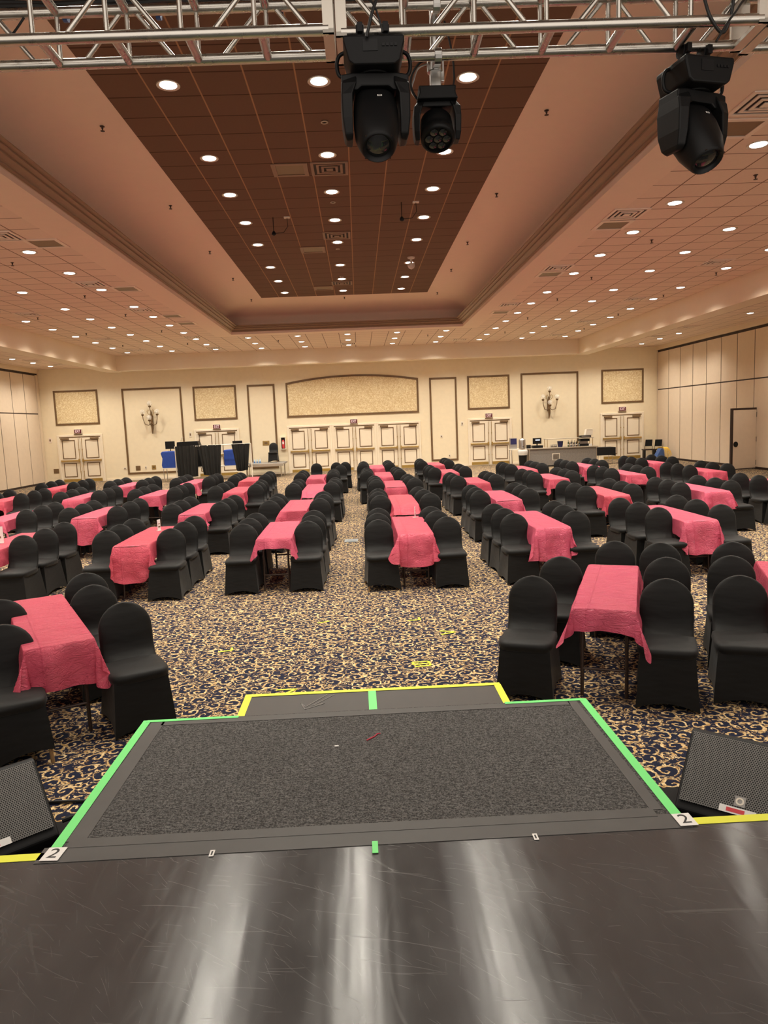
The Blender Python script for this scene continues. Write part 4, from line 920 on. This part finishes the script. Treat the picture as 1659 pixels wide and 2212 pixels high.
# ------------------------------------------------------------------ lighting truss
ZT, YA, YB, DZ = 4.2, 3.90, 4.155, .255
def truss(x0, n, lb, flip=0):
    t = thing('truss_section', lb, 'truss', (x0, 0, ZT), math.radians(-.9), group='aluminium box truss')
    L = .3667*n
    t.location = (x0, 0, ZT)
    oy = -0.0
    ch = {('f','b'): (YA,0), ('r','b'): (YB,0), ('f','t'): (YA,DZ), ('r','t'): (YB,DZ)}
    for k, (y, z) in ch.items(): MB().tube([(.03,y,z),(L-.03,y,z)], .0275, 16).build('chord', MT['alu'], t, smooth=True)
    for x, s in ((.0,1), (L,-1)):
        a, b = sorted((x+s*.004, x+s*.058)); q = MB()
        ym, zm = (YA+YB)/2, DZ/2; h = .153
        q.box(a,b,ym-h,ym+h,zm-h,zm-h+.02); q.box(a,b,ym-h,ym+h,zm+h-.02,zm+h); q.box(a,b,ym-h,ym-h+.02,zm-h,zm+h); q.box(a,b,ym+h-.02,ym+h,zm-h,zm+h)
        q.build('end_plate', MT['aluplate'], t)
    def br(p, q, r=.0125): MB().tube([p, q], r, 10).build('brace', MT['alu'], t, smooth=True)
    for k in range(1, n):
        x = .3667*k
        br((x,YA,0),(x,YB,0),.0235); br((x,YA,DZ),(x,YB,DZ),.0235)
        br((x-.03,YA,0),(x-.03,YA,DZ)); br((x,YB,0),(x,YB,DZ))
    for k in range(n):
        x, y_ = .3667*k, .3667*(k+1)
        for yy in (YA, YB):
            if (k + flip) % 2 == 0: br((x+.12,yy,0),(y_-.02,yy,DZ))
            else: br((y_-.12,yy,0),(x+.04,yy,DZ))
    return t
J0 = -.055
truss(J0-2.2, 6, 'aluminium box truss section, left part of the overhead truss', 0)
truss(J0+.002, 6, 'aluminium box truss section holding the black moving lights', 1)
truss(J0+2.204, 4, 'aluminium box truss section running off the right edge', 0)
cbn = thing('cable_bundle', 'black cable bundle lying along the rear top chord of truss', 'cable')
for k in range(4): MB().tube([(-2.2+.22*i, 4.16+.015*math.sin(i*1.7+k)+.012*k, 4.49+.014*k+.012*math.sin(i*.9+2*k)) for i in range(21)], .011, 6).build('cable_strand', MT['cable'], cbn, smooth=True)
for x, lb, mm in ((-1.42, 'left', 'bluebox'), (-.93, 'middle', 'bluebox'), (-.28, 'right', 'navy')):
    o = MB().lathe([(.030,-.012),(.033,-.012),(.033,.012),(.030,.012)], 14, Matrix.Rotation(PI/2, 3, 'Y'), (x, 4.17, ZT+DZ)).build('cable_tie_tape', MT[mm]); tag(o, f'dark blue tape band around rear truss chord, {lb} one', 'tape')

# ------------------------------------------------------------------ moving lights
def clampset(par, xs, z0):
    for x in xs:
        m = MB(); m.lathe([(.029,-.022),(.041,-.022),(.041,.022),(.029,.022)], 14, Matrix.Rotation(PI/2, 3, 'Y'), (x,0,0)); m.cbox((x,0,z0/2-.02), (.03,.04,abs(z0)-.02)); m.cbox((x,-.05,.0),(.03,.03,.05)); m.build('clamp', MT['blackmetal'], par, bevel=.003)
def moving_head(loc, rz, tilt, lb, pan=0.0):
    h = thing('moving_head_light', lb, 'stage light', loc, rz, 'black moving head stage lights')
    h.scale = (.91, .91, .91)
    clampset(h, (-.07, .07), -.10)
    bs = MB(); bs.prism([(-.165,-.085),(.165,-.085),(.165,-.115),(.138,-.215),(.11,-.235),(-.11,-.235),(-.138,-.215),(-.165,-.115)], -.155, .13); b = bs.build('base', MT['black'], h, bevel=.012, seg=3)
    MB().box(-.06,.02,-.1585,-.155,-.17,-.11).build('display', MT['blackmetal'], b)
    for k in range(4): MB().cbox((.05+.022*k,-.157,-.14),(.014,.008,.014)).build('connector', MT['blackmetal'], b)
    for s in (-1,1): MB().tube(curve([(s*.15,0,-.10),(s*.19,0,-.12),(s*.205,0,-.17),(s*.19,0,-.225),(s*.13,0,-.235)]), .011, 8).build('handle', MT['black'], b, smooth=True)
    R2 = Matrix.Rotation(pan, 4, 'Z')
    yk = MB(); yk.lathe([(.09,-.222),(.10,-.245)], 20); yk.prism([(-.185,-.25),(-.12,-.24),(.12,-.24),(.185,-.25),(.188,-.33),(.10,-.33),(.075,-.31),(-.075,-.31),(-.10,-.33),(-.188,-.33)], -.075, .085)
    for s in (-1,1):
        rings = []
        for z, y0, y1, x0, x1 in ((-.25,-.07,.09,.10,.175),(-.30,-.10,.10,.105,.187),(-.36,-.11,.11,.128,.190),(-.48,-.105,.105,.132,.188),(-.56,-.085,.085,.132,.178),(-.585,-.06,.06,.135,.168)):
            rings.append([(s*x0,y0,z),(s*x1,y0+.015,z),(s*x1,y1-.015,z),(s*x0,y1,z)])
        yk.rings(rings)
    y = yk.build('yoke', MT['black'], h, bevel=.008); y.matrix_local = R2
    hd = MB(); n = 24; rings = []
    for r, zz, sq in ((.03,.205,1),(.075,.20,.9),(.105,.17,.75),(.122,.10,.65),(.126,0,.65),(.122,-.10,.75),(.108,-.17,.9),(.100,-.20,1),(.092,-.215,1),(.086,-.217,1)):
        rings.append([(r*math.copysign(abs(math.cos(2*PI*k/n))**sq, math.cos(2*PI*k/n)), r*math.copysign(abs(math.sin(2*PI*k/n))**sq, math.sin(2*PI*k/n)), zz) for k in range(n)])
    hd.rings(rings, cap=False)
    ho = hd.build('head', MT['black'], h, smooth=True); ho.matrix_local = R2 @ Matrix.Translation((0,-.01,-.475)) @ Matrix.Rotation(tilt, 4, 'X')
    MB().lathe([(.086,-.217),(.070,-.20),(.068,-.19)], 24, cap=False).build('lens_bezel', MT['blackmetal'], ho, smooth=True)
    MB().lathe([(.001,-.212),(.03,-.209),(.055,-.202),(.07,-.192)], 24, cap=False).build('lens', lensm, ho, smooth=True)
    for k in range(4): MB().lathe([(.006,-.206),(.006,-.209)], 8, None, (.096*math.cos(PI/4+k*PI/2), .096*math.sin(PI/4+k*PI/2), 0)).build('screw', MT['seam'], ho)
    lbm = MB().box(-.013,.013,-.0012,0,-.006,.006).build('number_label', MT['paper'], ho); lbm.location = (.02,-.1275,.045)
    MB().box(-.008,.008,-.0018,-.0012,-.003,.003).build('label_print', MT['ink'], lbm)
    return h
lensm = mat('dark_lens', (.02,.021,.022), .12, 0, .8)
yk_ = 3.89
moving_head((.195, YA, ZT), 0.0, math.radians(-33), 'large black moving light hung left of the small one, lens facing down', .03)
moving_head((1.945, YB-.03, ZT-.03), math.radians(12), math.radians(-31), 'large black moving light hung near the right end of truss', math.radians(8))
# small wash light on a drop pipe behind the truss
wl = thing('wash_light', 'small black LED wash light on a drop pipe behind truss', 'stage light', (.555, 4.30, 4.21))
MB().tube([(0,0,.30),(0,0,-.04)], .0242, 14).build('drop_pipe', MT['steel'], wl, smooth=True)
cl = MB(); cl.cbox((0,-.0,-.07),(.06,.05,.10)); cl.lathe([(.028,-.03),(.045,-.03),(.045,.03),(.028,.03)], 14, None, (0,0,.0)); cl.cbox((.04,0,-.02),(.02,.03,.12)); cl.cbox((0,-.075,-.01),(.04,.13,.03)); cl.cbox((0,-.075,.245),(.04,.13,.03)); cl.lathe([(.029,-.02),(.04,-.02),(.04,.02),(.029,.02)], 14, Matrix.Rotation(PI/2, 3, 'Y'), (0,-.145,-.01)); cl.lathe([(.029,-.02),(.04,-.02),(.04,.02),(.029,.02)], 14, Matrix.Rotation(PI/2, 3, 'Y'), (0,-.145,.245)); cl.build('clamp', MT['steel'], wl, bevel=.004)
bs = MB(); bs.prism([(-.105,-.13),(.105,-.13),(.10,-.165),(.115,-.20),(-.115,-.20),(-.10,-.165)], -.09, .09); bs.build('base', MT['black'], wl, bevel=.008)
yk = MB()
for s in (-1,1):
    yk.rings([[(s*x0,-y_,z),(s*x1,-y_+.01,z),(s*x1,y_-.01,z),(s*x0,y_,z)] for z,y_,x0,x1 in ((-.20,.06,.07,.11),(-.23,.075,.085,.13),(-.28,.075,.098,.134),(-.36,.065,.10,.132),(-.40,.045,.10,.125))])
yk.box(-.10,.10,-.05,.05,-.225,-.195); yk.build('yoke', MT['black'], wl, bevel=.006)
RW = Matrix.Translation((0,0,-.33)) @ Matrix.Rotation(math.radians(-30), 4, 'X') @ Matrix.Rotation(0, 4, 'Y')
hd = MB().lathe([(.02,.09),(.07,.085),(.088,.06),(.092,0),(.092,-.04),(.096,-.045),(.096,-.075),(.088,-.085),(.080,-.086),(.078,-.07),(.001,-.07)], 28).build('head', MT['black'], wl, smooth=True); hd.matrix_local = RW
for k in range(7):
    x, y = (0,0) if k == 6 else (.05*math.cos(k*PI/3), .05*math.sin(k*PI/3))
    MB().lathe([(.022,-.071),(.022,-.078),(.012,-.082),(.001,-.083)], 12, None, (x,y,0), False).build('led_lens', lensm, hd, smooth=True)
wc = thing('power_cable', 'looped pale cable beside the small wash light', 'cable', (.565, 4.30, 4.25))
MB().tube(curve([(-.02,0,.0),(-.09,-.02,-.02),(-.14,-.02,-.08),(-.15,-.01,-.14),(-.12,0,-.20),(-.08,0,-.22)]), .007, 6).build('cable_strand', MT['cable'], wc, smooth=True)
MB().tube(curve([(-.02,0.01,-.01),(-.10,.0,-.04),(-.13,0,-.10),(-.145,.01,-.16),(-.11,0,-.21),(-.08,0,-.22)]), .005, 6).build('cable_strand', MT['steel'], wc, smooth=True)
MB().tube(curve([(.05,0,.2),(.09,.02,.05),(.10,.02,-.08),(.09,.01,-.14)]), .006, 6).build('cable_strand', MT['cable'], wc, smooth=True)
def lead(lb, pts, r=.007):
    tag(MB().tube(curve(pts), r, 8).build('power_cable', MT['cable'], smooth=True), lb, 'cable')
lead('black cable rising from the left moving light past truss', [(.16,3.74,4.10),(.19,3.73,4.2),(.235,3.76,4.34),(.26,3.82,4.55),(.30,3.9,4.8)], .008)
lead('thin black cable looping above the left moving light', [(.24,3.74,4.12),(.20,3.75,4.25),(.13,3.8,4.33),(.09,3.83,4.42),(.12,3.9,4.6)], .005)
lead('black cable rising from the right moving light', [(1.86,3.70,4.02),(1.93,3.72,4.12),(2.0,3.78,4.2),(2.06,3.84,4.27),(2.15,3.9,4.36)], .006)
lead('black cable hanging behind the right moving light clamps', [(1.80,3.9,4.6),(1.86,3.86,4.35),(1.9,3.84,4.2),(1.98,3.86,4.14),(2.02,3.85,4.3),(2.0,3.9,4.55)], .008)
lead('thin black cable hanging at the far left of truss', [(-1.62,4.14,4.44),(-1.68,4.1,4.33),(-1.72,4.0,4.22),(-1.80,3.9,4.1),(-1.95,3.85,4.0)], .006)
